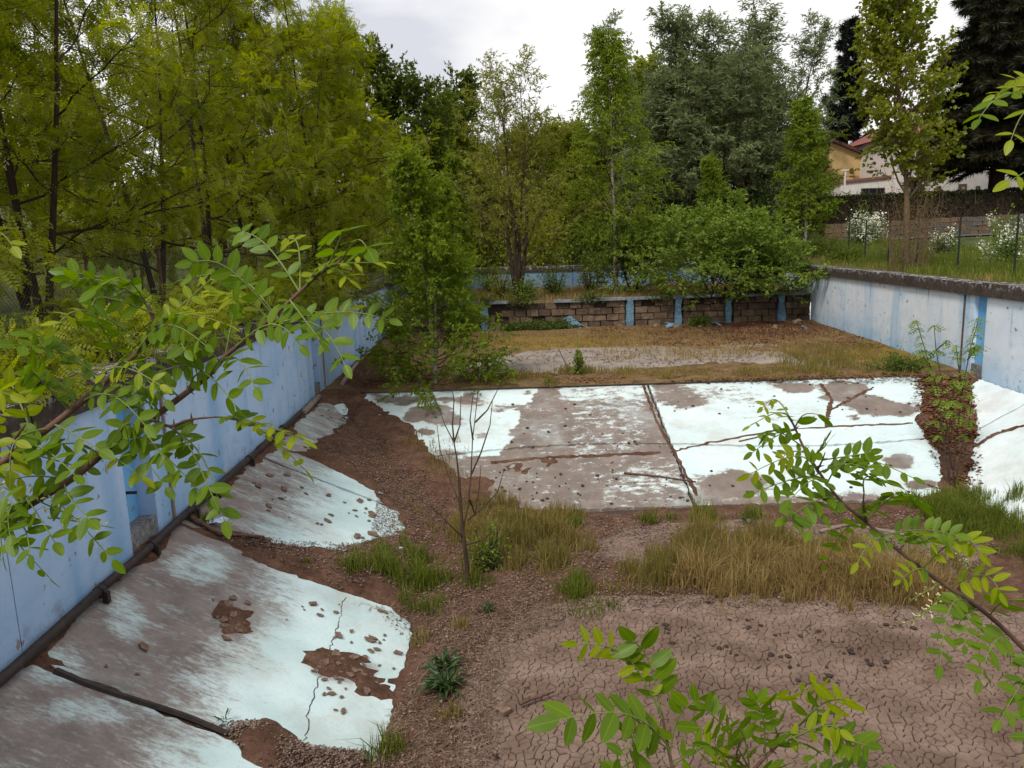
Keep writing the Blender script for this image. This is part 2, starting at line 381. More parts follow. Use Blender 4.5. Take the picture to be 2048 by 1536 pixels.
def pf_left(u, v, x, y):
    t = (x-XL(y))/(XA-XL(y))
    p = .30+.62*sm(.15, .75, t+.5*(fbm(x, y, .8, 5)-.5))
    p = np.where(y > 9, p+.12*sm(9, 14, y), p)
    for cx, cy, rx, ry, val in [(480, 1230, 40, 45, .2), (690, 1340, 70, 30, .4), (200, 1420, 120, 30, .55), (120, 1330, 60, 40, .6), (400, 1130, 60, 40, .6), (250, 1230, 40, 50, .6)]:
        d = np.hypot((u-cx)/rx, (v-cy)/ry); w = 1-sm(.6, 1.3, d); p = p*(1-w)+val*w
    return p
def pf_right(u, v, x, y): return np.full(u.shape, .97)
def slab(name, mat, P00, n1, n2, pf, parent, seed):
    """P00(s,t) -> x,y ; thickness 5 cm ; worn edges"""
    s, t = np.meshgrid(np.linspace(0, 1, n1), np.linspace(0, 1, n2), indexing='ij')
    x, y = P00(s, t)
    ed = np.minimum(np.minimum(s*n1, (1-s)*n1), np.minimum(t*n2, (1-t)*n2))
    jit = (ed < 1)*.018
    r = np.random.default_rng(seed)
    x = x+jit*r.uniform(-1, 1, x.shape); y = y+jit*r.uniform(-1, 1, x.shape)
    z = S(x, y)+.012*(fbm(x, y, 1.2, seed)-.5)-(ed < 1)*.01*r.uniform(.2, 1, x.shape)
    V = np.stack([x, y, z], -1).reshape(-1, 3); u, v = proj(V)
    p = pf(u, v, V[:, 0], V[:, 1])
    k = (np.arange(n1-1)[:, None]*n2+np.arange(n2-1)[None]).ravel()
    f = np.stack([k, k+n2, k+n2+1, k+1], -1)
    per = list(range(0, n2)) + [i*n2+n2-1 for i in range(1, n1)] + [(n1-1)*n2+j for j in range(n2-2, -1, -1)] + [i*n2 for i in range(n1-2, 0, -1)]
    b0 = len(V); Vb = V[per]-np.array((0, 0, .06)); m = len(per)
    sf = [(per[i], per[(i+1) % m], b0+(i+1) % m, b0+i) for i in range(m)]
    me = mesh_np(name, np.concatenate([V, Vb]), [f, sf], {'paint': np.concatenate([p, p[per]])})
    return obj(name, me, mat, parent)
def slopes():
    g = .03
    fs = empty('front_slope', (0, 0, 0)); tag(fs, kind='structure')
    # valley lines between slopes
    vl = lambda y: XL(y)+(XA-XL(y))*(YF-y)/(YF-YB)
    vr = lambda y: XR(y)-(XR(y)-XB)*(YF-y)/(YF-YB)
    ym = 14.55
    sd_ = 0
    for (a, b) in ((-9, 3.05), (3.05, 30)):
        for (y0, y1) in ((ym, YF), (YB, ym)):
            sd_ += 1
            def P(s, t, a=a, b=b, y0=y0, y1=y1):
                bend = .16*np.sin((s*(min(b, 10)-max(a, -4))+max(a, -4))*.55+1)   # the broken cross joint wanders
                yy0 = y0+g+(bend if y0 == ym else 0); yy1 = y1-g+(bend if y1 == ym else 0)
                y = yy0+(yy1-yy0)*t
                xa = np.maximum(a+g, vl(y)); xb = np.minimum(b-g, vr(y)); return xa+(xb-xa)*s, y
            w = min(b, 10)-max(a, -4)
            slab('slope_slab', M['slab_front'], P, int(w/.09)+4, 28, pf_front, fs, sd_)
    lsl = empty('side_slope', (0, 0, 0)); tag(lsl, kind='structure')
    vy = lambda x, y: YF-(YF-YB)*(x-XL(14))/(XA-XL(14))
    for (y0, y1) in ((1.6, 5.85), (5.85, 8.98), (8.98, 12.1), (12.1, 13.7), (13.7, 17.15)):
        sd_ += 1
        def P(s, t, y0=y0, y1=y1):
            xx = float(XL(14))+(XA-float(XL(14)))*s
            top = np.minimum(y1-g*1.3, vy(xx, 0)-.02)
            top = np.maximum(top, y0+g+.02)
            y = y0+g*1.3+(top-y0-g*1.3)*t
            return XL(y)+.015+(XA-XL(y))*s, y
        slab('slope_slab', M['slab_side'], P, 34, int((y1-y0)/.09)+4, pf_left, lsl, sd_)
    rs = empty('side_slope', (0, 0, 0)); tag(rs, kind='structure')
    for (y0, y1) in ((3, 8.2), (8.2, 11.9), (11.9, 14.4), (14.4, 17.1)):
        sd_ += 1
        def P(s, t, y0=y0, y1=y1):
            yr = y0+(y1-y0)*t
            tt = 1-s
            top = np.minimum(y1-g, YF-(YF-YB)*tt-.02); top = np.maximum(top, y0+g+.02)
            y = y0+g+(top-y0-g)*t
            return XR(y)-.015-(XR(y)-XB)*tt, y
        slab('slope_slab', M['slab_right'], P, 30, int((y1-y0)/.1)+4, pf_right, rs, sd_)
slopes()
# ------------------------------------------------------------------ soil lying in the basin
CLEAN = [
 [(-200, 1500), (0, 1372), (80, 1312), (440, 1446), (470, 1478), (560, 1536), (660, 1640), (-200, 1700)],
 [(70, 1312), (372, 1052), (430, 1075), (520, 1125), (600, 1150), (680, 1185), (780, 1212), (838, 1262), (832, 1300), (795, 1400), (735, 1502), (610, 1490), (520, 1440), (440, 1446)],
 [(372, 1052), (420, 1000), (560, 896), (650, 928), (740, 978), (800, 1026), (806, 1060), (740, 1086), (640, 1102), (480, 1062)],
 [(556, 896), (640, 808), (688, 800), (697, 835), (650, 880), (612, 905)],
 [(700, 772), (1080, 758), (1290, 755), (1838, 750), (1845, 800), (1836, 850), (1886, 930), (1888, 985), (1800, 1004), (1400, 1012), (1240, 1030), (1060, 1016), (968, 1000), (990, 958), (940, 955), (865, 908), (820, 852), (755, 818)],
 [(1968, 745), (2250, 830), (2250, 1150), (2048, 1052), (1968, 1012), (1922, 990), (1945, 930), (1952, 850), (1945, 800)],
]
CLEANW = [wpoly(c) for c in CLEAN]
PLATE = wpoly([(985, 1560), (975, 1440), (1010, 1310), (1100, 1245), (1200, 1222), (1460, 1222), (1800, 1240), (2150, 1270), (2150, 1640), (985, 1640)])
CRACK2 = wpoly([(1150, 1110), (1260, 1060), (1500, 1045), (1700, 1060), (1900, 1075), (2000, 1110), (1900, 1160), (1300, 1150)])
def soilmat():
    m = new_mat('dry_brown_soil'); t = NT(m); w = t.coord((1, 1, 1), 'World'); st = t.coord((1, 6, 1), 'World', (0, 0, .6))
    n = t.noise(w, 3.2, 9, .72); n2 = t.noise(w, 30, 7, .72); n3 = t.noise(st, 22, 5, .7)
    c = t.ramp(n, [(.28, (.042, .021, .014)), (.5, (.105, .056, .038)), (.72, (.19, .112, .078))])
    c = t.mix(t.math('MULTIPLY', t.step(n3, .5, .7), .55), c, (.2, .125, .085))
    c = t.mix(t.math('MULTIPLY', t.step(n2, .5, .7), .8), c, (.022, .012, .008))
    pl = t.attr('mud')
    mc = t.ramp(t.noise(w, 5, 6, .65), [(.3, (.16, .108, .085)), (.7, (.26, .19, .158))])
    vo = t.n('ShaderNodeTexVoronoi', feature='DISTANCE_TO_EDGE', i_Vector=w, i_Scale=13).outputs['Distance']
    mc = t.mix(t.step(vo, .055, .01), mc, (.035, .022, .018))
    mk = t.step(t.math('ADD', pl, t.math('MULTIPLY', t.math('SUBTRACT', n, .5), .8)), .45, .6)
    c = t.mix(mk, c, mc)
    h = t.math('ADD', t.math('MULTIPLY', n2, .8), t.math('MULTIPLY', n, .4))
    t.out(c, .97, h, .03, 1, .1); return m
M['soil'] = soilmat()
def mudmat():
    m = new_mat('cracked_mud'); t = NT(m); w = t.coord((1, 1, 1), 'World'); n = t.noise(w, 2.2, 7, .66); n2 = t.noise(w, 45, 6, .7); n3 = t.noise(w, .9, 4, .6)
    c = t.ramp(n, [(.3, (.10, .064, .048)), (.5, (.165, .115, .09)), (.7, (.24, .175, .14))])
    c = t.mix(t.step(n3, .52, .72), c, (.11, .072, .056)); c = t.mix(t.math('MULTIPLY', t.step(n2, .5, .72), .55), c, (.09, .06, .05))
    t.out(c, .97, n2, .008, .8, .1); return m
M['mud'] = mudmat()
def soil():
    st = .085
    xs = np.arange(-4.3, 10.4, st); ys = np.arange(1.6, 17.35, st)
    X, Y = np.meshgrid(xs, ys, indexing='ij')
    sdv = np.full(X.shape, 9.)
    for c in CLEANW: sdv = np.minimum(sdv, sdist(X, Y, c))
    nn = fbm(X, Y, 2.6, 2, 4)-.5; n2 = fbm(X, Y, 9, 8, 2)-.5
    sdv = sdv+.28*nn+.1*n2
    sd2 = np.full(X.shape, -9.)
    for u_, v_, r_ in ((470, 1243, .16), (450, 1220, .10), (690, 1340, .2), (725, 1365, .2), (650, 1315, .13), (1240, 930, .12), (1100, 925, .16), (1030, 930, .2)):
        h_ = hit(u_, v_); sd2 = np.maximum(sd2, (r_-np.hypot(X-h_[0], Y-h_[1]))*.8+.3*nn+.3*n2)
    th = np.maximum(np.clip(sdv*.35, -.09, .07), np.clip(sd2*.3, -.09, .010))
    pl = sdist(X, Y, PLATE); p2 = sdist(X, Y, CRACK2)
    inp = 1-sm(-.25, .15, pl)
    th = th*(1-inp)+.004*inp
    Z = S(X, Y)+th+np.where(th > 0, .05*nn*(1-inp)+.02*n2*(1-inp), 0)
    mud = np.maximum((1-sm(.0, .6, pl))*sm(-.45, -.1, pl), .95*(1-sm(-.3, .3, p2)))
    ok = (X > XL(Y)-.05) & (X < XR(Y)+.05)
    nx = len(ys); k = np.arange(len(xs)*len(ys)).reshape(X.shape)
    keep = (th > -.085) & ok
    kk = keep[:-1, :-1] | keep[1:, :-1] | keep[:-1, 1:] | keep[1:, 1:]
    a = k[:-1, :-1][kk]; f = np.stack([a, a+nx, a+nx+1, a+1], -1)
    o = obj('basin_soil', mesh_np('basin_soil', np.stack([X, Y, Z], -1).reshape(-1, 3), [f], {'mud': mud.ravel()}, True), M['soil'])
    tag(o, kind='structure'); return o
SOIL = soil()
def soil_z(x, y):
    x = np.asarray(x, float); y = np.asarray(y, float)
    sdv = np.full(x.shape, 9.)
    for c in CLEANW: sdv = np.minimum(sdv, sdist(x, y, c))
    return S(x, y)+np.where((y < YF) & (sdv > 0), np.clip(sdv*.35, 0, .07), 0)
def mud_plates():
    r = np.random.default_rng(4); sp = .068
    pts = []
    for x in np.arange(-.9, 7.3, sp):
        for y in np.arange(5.0, 9.6, sp): pts.append((x+r.uniform(-.034, .034), y+r.uniform(-.034, .034)))
    pts = np.array(pts); pts = pts[r.uniform(size=len(pts)) > .16]
    d = sdist(pts[:, 0], pts[:, 1], PLATE)+1.0*(fbm(pts[:, 0], pts[:, 1], 2.2, 6)-.5)+.25*r.uniform(-1, 1, len(pts))**3
    isin = (d < .05) & (pts[:, 0] < XB-.1)
    cells = []; cn = fbm(pts[:, 0], pts[:, 1], 1.1, 31)
    for i in np.where(isin)[0]:
        c = pts[i]; q = pts-c; dd = (q**2).sum(1); nb = np.argsort(dd)[1:15]
        poly = [(-.11, -.11), (.11, -.11), (.11, .11), (-.11, .11)]
        for j in nb:
            nx, ny = q[j]; m = dd[j]/2-(r.uniform(.0008, .0036)*(.4+1.2*cn[i]))*math.sqrt(dd[j])
            out = []
            for a in range(len(poly)):
                p0, p1 = poly[a], poly[(a+1) % len(poly)]
                s0 = p0[0]*nx+p0[1]*ny-m; s1 = p1[0]*nx+p1[1]*ny-m
                if s0 <= 0: out.append(p0)
                if (s0 < 0) != (s1 < 0): tt = s0/(s0-s1); out.append((p0[0]+tt*(p1[0]-p0[0]), p0[1]+tt*(p1[1]-p0[1])))
            poly = out
            if len(poly) < 3: break
        if len(poly) < 3: continue
        u, v = proj((c[0], c[1], DZ))
        vis = -20 < u < 2070 and v < 1560
        cells.append((not vis, c[1]+.15*abs(c[0]-2), c, poly))
    cells.sort(key=lambda q: (q[0], q[1]))
    def geo(mb, c, poly, k):
        n = len(poly); P0 = np.array(poly); z1 = .028+r.uniform(-.006, .007); tx, ty = r.uniform(-.09, .09, 2)
        top = [(p[0]*.86, p[1]*.86, z1+tx*p[0]+ty*p[1]-.001) for p in P0]; mid = [(p[0], p[1], z1-.009+tx*p[0]+ty*p[1]) for p in P0]
        bot = [(p[0]*.97, p[1]*.97, -.01) for p in P0]
        V = np.array(top+mid+bot)+np.array((c[0], c[1], DZ))
        mb.add(V, [[list(range(n))], [(n+i, n+(i+1) % n, (i+1) % n, i) for i in range(n)], [(2*n+i, 2*n+(i+1) % n, n+(i+1) % n, n+i) for i in range(n)]])
    for _, _, c, poly in cells[:300]:
        mb = MB(); geo(mb, c, poly, 0); obj('mud_plate', mb.mesh('mud_plate'), M['mud'], SOIL)
    mb = MB()
    for _, _, c, poly in cells[300:]: geo(mb, c, poly, 0)
    tag(obj('mud_plates', mb.mesh('mud_plates'), M['mud'], SOIL), kind='stuff')
mud_plates()
# ------------------------------------------------------------------ shallow floor and its soil
SHCLEAN = [[(925, 742), (960, 716), (1100, 697), (1300, 691), (1540, 702), (1600, 712), (1545, 726), (1400, 728), (1200, 750), (985, 757)],
           [(1590, 722), (1650, 718), (1695, 727), (1660, 737), (1600, 738)], [(1440, 692), (1480, 684), (1600, 690), (1560, 698)]]
def shallow():
    mb = MB(); y0, y1 = YF, YD
    m = new_mat('worn_concrete'); t = NT(m); w = t.coord((1, 1, 1), 'World')
    n = t.noise(w, 1.5, 8, .68); n2 = t.noise(w, 26, 6, .7)
    c = t.ramp(n, [(.3, (.15, .125, .11)), (.7, (.30, .265, .235))]); c = t.mix(t.math('MULTIPLY', t.step(n2, .5, .75), .5), c, (.09, .065, .05))
    t.out(c, .9, n2, .01, .6)
    fl = empty('shallow_floor', (0, 0, 0)); tag(fl, kind='structure')
    xs = [-9, -1.2, 1.45, 5.0, 8.2, 30]; ys = [YF+.02, 18.9, 21.4, 24.4, YD]
    for i in range(len(xs)-1):
        for j in range(len(ys)-1):
            g = .02; mb = MB(); a, b = ys[j]+g, ys[j+1]-g
            lo = lambda y: max(xs[i]+g, float(XL(y))); hi = lambda y: min(xs[i+1]-g, float(XR(y)))
            q = [(lo(a), a), (hi(a), a), (hi(b), b), (lo(b), b)]
            mb.prism(q, -.12, -.002+.006*random.random())
            mb.obj('floor_slab', m, fl)
    # soil and moss over it
    stp = .1; X, Y = np.meshgrid(np.arange(-4.6, 11.6, stp), np.arange(YF-.12, YD+.05, stp), indexing='ij')
    sdv = np.full(X.shape, 9.)
    for c_ in SHCLEAN:
        sdv = np.minimum(sdv, sdist(X, Y, [tuple(at(u, v, 0)[:2]) for u, v in c_]))
    nn = fbm(X, Y, 1.5, 4, 4)-.5; n2 = fbm(X, Y, 6, 5, 2)-.5
    sdv = sdv+1.1*nn+.3*n2
    Z = np.clip(sdv*.12, -.05, .05)+np.where(sdv > 0, .06*nn+.03*n2, 0)
    Z = np.where((Y < YF+.05), np.minimum(Z, .02), Z)
    U, Vv = proj(np.stack([X, Y, X*0], -1).reshape(-1, 3)); U = U.reshape(X.shape); Vv = Vv.reshape(X.shape)
    moss = np.maximum((1-sm(.6, 1.2, np.hypot((U-1770)/85, (Vv-712)/24))), 1-sm(.5, 1.2, np.hypot((U-1100)/190, (Vv-688)/14)))
    leaf = np.maximum(1-sm(.5, 1.2, np.hypot((U-1500)/200, (Vv-662)/22)), 1-sm(.6, 1.2, np.hypot((U-730)/60, (Vv-740)/50)))
    ny = X.shape[1]; k = np.arange(X.size).reshape(X.shape)
    ok = (X > XL(Y)-.1) & (X < XR(Y)+.1) & (sdv > -.45); kk = ok[:-1, :-1] & ok[1:, :-1] & ok[:-1, 1:] & ok[1:, 1:]
    a = k[:-1, :-1][kk]; f = np.stack([a, a+ny, a+ny+1, a+1], -1)
    m = new_mat('leafy_mossy_soil'); t = NT(m); w = t.coord((1, 1, 1), 'World'); n = t.noise(w, 3, 8, .7); n2 = t.noise(w, 24, 6, .72)
    c = t.ramp(n, [(.3, (.08, .048, .028)), (.5, (.19, .125, .062)), (.7, (.30, .20, .085))])
    c = t.mix(t.attr('leaf'), c, (.085, .04, .026)); c = t.mix(t.math('MULTIPLY', t.attr('moss'), t.step(n, .3, .55)), c, (.27, .18, .04))
    c = t.mix(t.math('MULTIPLY', t.step(n2, .48, .68), .75), c, (.03, .018, .012)); t.out(c, .97, n2, .06, 1, .1)
    tag(obj('shallow_soil', mesh_np('shallow_soil', np.stack([X, Y, Z], -1).reshape(-1, 3), [f], {'moss': moss.ravel(), 'leaf': leaf.ravel()}, True), m), kind='structure')
shallow()
# upper floor behind the divider, near deck
def plateau():
    ys = np.concatenate([[YD+.3, YD+.31], np.arange(YD+.5, YE+.1, .4)]); V = []; f = []; nx = 40
    for y in ys:
        xs = np.linspace(float(XL(y))-.05, float(XR(y))+.05, nx); V += [(x, y, (1.0+.12*(fbm(x, y, .9, 3)-.4)) if y > YD+.305 else .3) for x in xs]
    for i in range(len(ys)-1):
        for j in range(nx-1): k = i*nx+j; f.append((k, k+1, k+nx+1, k+nx))
    m = simple('straw_covered_soil', (.05, .033, .02), (.21, .15, .08), 4, .95, .05, 'World')
    tag(obj('upper_floor', mesh_np('upper_floor', np.array(V, float), [f], smooth=True), m), kind='structure')
    mb = MB(); mb.box((-6, -6, -1.4), (13, 1.25, 1.6))
    tag(mb.obj('deck', M['stepconc']), kind='structure')
plateau()
# ------------------------------------------------------------------ pool walls
def side_wall(side, label, X, mat, niches, joints, y0, y1, zt, joint_mat):
    s = -1 if side == 'l' else 1
    root = empty('pool_wall', (float(X(10)), 10, 0), label, 'wall', 'side walls of the pool')
    cuts = [y0]
    for a, b in niches: cuts += [a, b]
    cuts.append(y1)
    def seg(a, b, off0, off1, z0, z1, name, m):
        mb = MB(); fx = lambda y, o: float(X(y))+s*o
        q = [(fx(a, off0), a), (fx(a, off1), a), (fx(b, off1), b), (fx(b, off0), b)]
        if s < 0: q = q[::-1]
        mb.prism(q, z0, z1); return mb.obj(name, m, root)
    for i in range(0, len(cuts), 2):
        a, b = cuts[i], cuts[i+1]
        js = [a]+[j for j in joints if a+.2 < j < b-.2]+[b]
        for p, q in zip(js[:-1], js[1:]): seg(p+.006, q-.006, 0, .4, -.12 if q < YF+1 else -.1, zt-.28, 'wall_panel', mat)
    for a, b in niches:
        nd = .2 if side == 'l' else .09; seg(a-.01, b+.01, nd, .41, -.1, zt-.28, 'niche_back', M['niche'])
        seg(a+.004, b-.004, .015, nd-.005, -.1, .27, 'niche_step', M['stepconc'])
        mb = MB(); yc = a+.4; x = float(X(yc)); mb.tube([(x+s*.25, yc, .62), (x+s*.08, yc, .62)], .018, 8, cap=True); mb.obj('peg', M['pipe'], root)
        for jy in (b+.42,):
            mb = MB(); x = float(X(jy)); mb.box((x-s*.012-.014, jy-.022, .02), (x-s*.012+.014, jy+.022, zt-.3)); mb.obj('joint_strip', joint_mat, root)
    # coping beams
    y = y0
    k = 0
    while y < y1-.3:
        ln = min(2.45+.1*(k % 3), y1-y)
        gap = side == 'r' and 16.9 < y+ln/2 < 18.4
        o = seg(y+.01, y+ln-.012, -.075, .4, zt-.278, zt+.012*((k*7) % 3-1), 'coping_beam', M['coping'])
        y += ln; k += 1
    return root
WL = side_wall('l', 'long blue pool wall under the feathery locust trees, with dark pipe at its foot', XL, M['wall_blue'], [(7.85, 8.5), (16.6, 17.2)], [5.85, 12, 14.4, 19.6, 22.1, 24.7], 1.3, YD, 2.05, M['oldwood'])
WR = side_wall('r', 'long pale lavender pool wall with dark mossy coping below the wire fence', XR, M['wall_pale'], [(16.45, 16.95)], [14, 19.9, 22.3, 24.9, 27], 1.3, YD, 2.05, M['rust'])
def upper_walls():
    for s, X, lab in ((-1, XL, 'grey blue end section of wall behind the broken block wall, under locust foliage'), (1, XR, 'pale blue end section of wall behind the bushy willow and broken block wall')):
        r = empty('pool_wall', (float(X(32)), 32, .8), lab, 'wall', 'side walls of the pool')
        for a, b in ((YD+.02, 31.5), (31.5, 34.3), (34.3, YE)):
            mb = MB(); q = [(float(X(a)), a+.006), (float(X(a))+s*.4, a+.006), (float(X(b))+s*.4, b-.006), (float(X(b)), b-.006)]
            if s < 0: q = q[::-1]
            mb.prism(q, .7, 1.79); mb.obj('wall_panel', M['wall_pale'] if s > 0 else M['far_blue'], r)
            mb = MB(); q = [(float(X(a))-s*.07, a+.01), (float(X(a))+s*.4, a+.01), (float(X(b))+s*.4, b-.01), (float(X(b))-s*.07, b-.01)]
            if s < 0: q = q[::-1]
            mb.prism(q, 1.792, 2.05); mb.obj('coping_beam', M['coping'], r)
    # far end wall
    r = empty('pool_wall', (3, YE, .8), 'faded blue far end wall of the pool seen between tree stems', 'wall')
    x = float(XL(YE)); k = 0
    while x < float(XR(YE)):
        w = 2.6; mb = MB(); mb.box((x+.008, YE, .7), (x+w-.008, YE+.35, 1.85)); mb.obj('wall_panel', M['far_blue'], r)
        mb = MB(); mb.box((x+.012, YE-.06, 1.853), (x+w-.012, YE+.4, 2.08)); mb.obj('coping_beam', M['coping'], r); x += w; k += 1
upper_walls()
def divider():
    root = empty('block_wall', (3, YD, 0), 'broken tan concrete block wall with blue piers across the shallow end', 'wall')
    r = random.Random(3)
    xl, xr = float(XL(YD)), float(XR(YD))
    mb = MB(); mb.box((xl+.01, YD+.12, -.1), (xr-.01, YD+.32, .97)); mb.obj('wall_core', M['mortar'], root)
    piers = [at(u, 655, 0)[0] for u in (972, 1262, 1366, 1478, 1600)]
    pw = .36
    def clear(x0, x1): return all(x1 < p-pw/2 or x0 > p+pw/2 for p in piers)
    protos = []
    for v in range(6):
        mb = MB(); j = lambda: r.uniform(-.045, .045)
        b = [(-.5+j(), 0, -.5+j()), (.5+j(), 0, -.5+j()), (.5+j(), .12, -.5), (-.5+j(), .12, -.5)]; t_ = [(-.5+j(), j(), .5+j()), (.5+j(), j(), .5+j()), (.5+j(), .12, .5), (-.5, .12, .5)]
        mb.hexa(b, t_); protos.append(mb.mesh('block'))
    edges = [xl]+[e for p in piers for e in (p-pw/2, p+pw/2)]+[xr]
    hx = at(1040, 630, .6)[0]
    for a, b in zip(edges[::2], edges[1::2]):
        n = max(1, round((b-a)/.46))
        for row in range(4):
            w = (b-a)/n; off = (row % 2)*.5
            xs = [a]+[a+(i+off)*w for i in range(1 if off == 0 else 0, n) if a < a+(i+off)*w < b]+[b]
            for x0, x1 in zip(xs[:-1], xs[1:]):
                if x1-x0 < .05: continue
                cx = (x0+x1)/2
                if abs(cx-hx) < .75 and row >= 2+(r.random() < .4): continue
                if r.random() < (.04, .05, .1, .22)[row]: continue
                o = obj('block', protos[r.randrange(6)], M['block'], root)
                o.location = (cx-3, r.uniform(-.02, .035), .02+row*.245+.12); o.scale = (x1-x0-.036, 1, .226)
                o.rotation_euler = (r.uniform(-.02, .02), r.uniform(-.012, .012), 0)
    for i, p in enumerate(piers):
        zc = [-.02, .24, .5, .76, 1.0]; L_ = [p-pw/2+r.uniform(0, .1) for _ in zc]; R_ = [p+pw/2-r.uniform(0, .12) for _ in zc]; yy = [YD-.05-r.uniform(0, .05) for _ in zc]; mb = MB(); V = []; f = []
        for z_, l_, r_, y_ in zip(zc, L_, R_, yy): V += [(l_, y_, z_), (r_, y_+.01, z_), (r_+.01, YD+.14, z_), (l_-.01, YD+.14, z_)]
        for k in range(4):
            for e_ in range(4): f.append((4*k+e_, 4*k+(e_+1) % 4, 4*k+4+(e_+1) % 4, 4*k+4+e_))
        f += [(16, 17, 18, 19), (3, 2, 1, 0)]; mb.add(V, [f]); mb.obj('pier', M['bluepier'], root)
    x = xl+.02
    while x < xr-.2:
        w = min(r.uniform(1.0, 1.7), xr-.02-x)
        if abs(x+w/2-hx) > 1.0:
            mb = MB(); z = 1.0+r.uniform(-.015, .03); tl = r.uniform(-.03, .03)
            mb.hexa([(x+.015, YD-.09, z), (x+w-.015, YD-.09, z+tl), (x+w-.015, YD+.36, z+tl), (x+.015, YD+.36, z)], [(x+.015, YD-.09, z+.085), (x+w-.015, YD-.085, z+.085+tl), (x+w-.015, YD+.36, z+.085+tl), (x+.015, YD+.36, z+.085)])
            mb.obj('cap_slab', M['capslab'], root)
        x += w
    return piers
PIERS = divider()
def lump(seed, sx, sy, sz, flat=0.):
    r = np.random.default_rng(seed); V = []
    for th in (0.35, 1.05, 1.75, 2.5):
        for k in range(6):
            ph = k*math.pi/3+th; q = r.uniform(.75, 1.15)
            V.append((sx*q*math.sin(th)*math.cos(ph), sy*q*math.sin(th)*math.sin(ph), sz*q*math.cos(th)))
    V = [(0, 0, sz)]+V+[(0, 0, -sz)]
    f3 = [(0, 1+k, 1+(k+1) % 6) for k in range(6)]+[(25, 19+(k+1) % 6, 19+k) for k in range(6)]
    f4 = [(1+r_*6+k, 1+(r_+1)*6+k, 1+(r_+1)*6+(k+1) % 6, 1+r_*6+(k+1) % 6) for r_ in range(3) for k in range(6)]
    return mesh_np('lump', V, [f3, f4])
def flake(seed, s, th=.008):
    r = np.random.default_rng(seed); n = r.integers(4, 7); a = np.sort(r.uniform(0, 2*math.pi, n)+np.arange(n)*.01)
    a = np.arange(n)*2*math.pi/n+r.uniform(-.35, .35, n); q = r.uniform(.6, 1.1, n)
    mb = MB(); mb.prism([(s*q[i]*math.cos(a[i]), s*.7*q[i]*math.sin(a[i])) for i in range(n)], -th, th); return mb.mesh('flake')
def surf_normal(x, y):
    e_ = .05; return Vector((-(float(S(x+e_, y))-float(S(x-e_, y)))/(2*e_), -(float(S(x, y+e_))-float(S(x, y-e_)))/(2*e_), 1)).normalized()
def rubble():
    r = random.Random(9); ms = [lump(i, .12, .1, .075) for i in range(5)]; mf = [flake(40+i, .22, .025) for i in range(4)]
    for i in range(26):
        u = r.choice((1000, 1040, 1060, 1135, 1150, 1180, 1240, 1330, 1345, 1420, 1540, 1590))+r.uniform(-25, 25); p = at(u, r.uniform(648, 662), 0)
        y = min(p[1], YD-.2); blue = r.random() < .25
        if blue:
            o = obj('render_chunk', mf[i % 4].copy(), M['bluepier']); o.location = (p[0], y, .1); o.rotation_euler = (r.uniform(-.9, .9), r.uniform(-.5, .5), r.uniform(0, 6))
            tag(o, 'blue painted chunk of render fallen at the foot of the block wall', 'rubble', 'blue chunks below the block wall')
        else:
            o = obj('block_chunk', ms[i % 5], M['rubble']); sc = r.uniform(.6, 1.8); o.location = (p[0], y, .045*sc+.02); o.scale = (sc,)*3; o.rotation_euler = (0, 0, r.uniform(0, 6))
            tag(o, 'brown lump of broken block lying at the foot of the block wall', 'rubble', 'brown lumps below the block wall')
    o = obj('render_chunk', flake(77, .36, .03), M['bluepier']); p = at(1132, 645, 0); o.location = (p[0], YD-.25, .28); o.rotation_euler = (1.1, .2, .1)
    tag(o, 'large pale blue plate leaning upright on rubble by the block wall', 'rubble')
rubble()
def pipe():
    root = empty('wall_pipe', (-4, 9, .05), 'dark rusty pipe running along the foot of the blue wall', 'pipe')
    mb = MB()
    for a, b, z in ((2.2, 7.0, .06), (7.0, 9.05, .065), (9.1, 12.0, .06), (12.02, 14.9, .055)):
        mb = MB(); ys = np.linspace(a, b, 8); mb.tube([(float(XL(y))+.085, y, z+.008*math.sin(y*3)) for y in ys], .047, 10, cap=True); mb.obj('pipe_length', M['pipe'], root, True)
    for y in (5.2, 6.95, 8.1, 9.3, 10.1, 11.6, 13.6):
        mb = MB(); x = float(XL(y))+.085; mb.tube([(x, y-.03, .055), (x, y+.03, .055)], .062, 10, cap=True); mb.box((x+.03, y-.025, -.06), (x+.085, y+.025, .05)); mb.obj('clamp', M['pipe'], root)
    r2 = empty('loose_pipe', (-4, 16, .05), 'short loose grey pipe length beside the deep blue niche', 'pipe')
    mb = MB(); mb.tube([(float(XL(15.1))+.1, 15.1, .03), (float(XL(16.5))+.1, 16.5, .07)], .06, 10, cap=True); mb.obj('pipe_length', M['oldwood'], r2, True)
pipe()
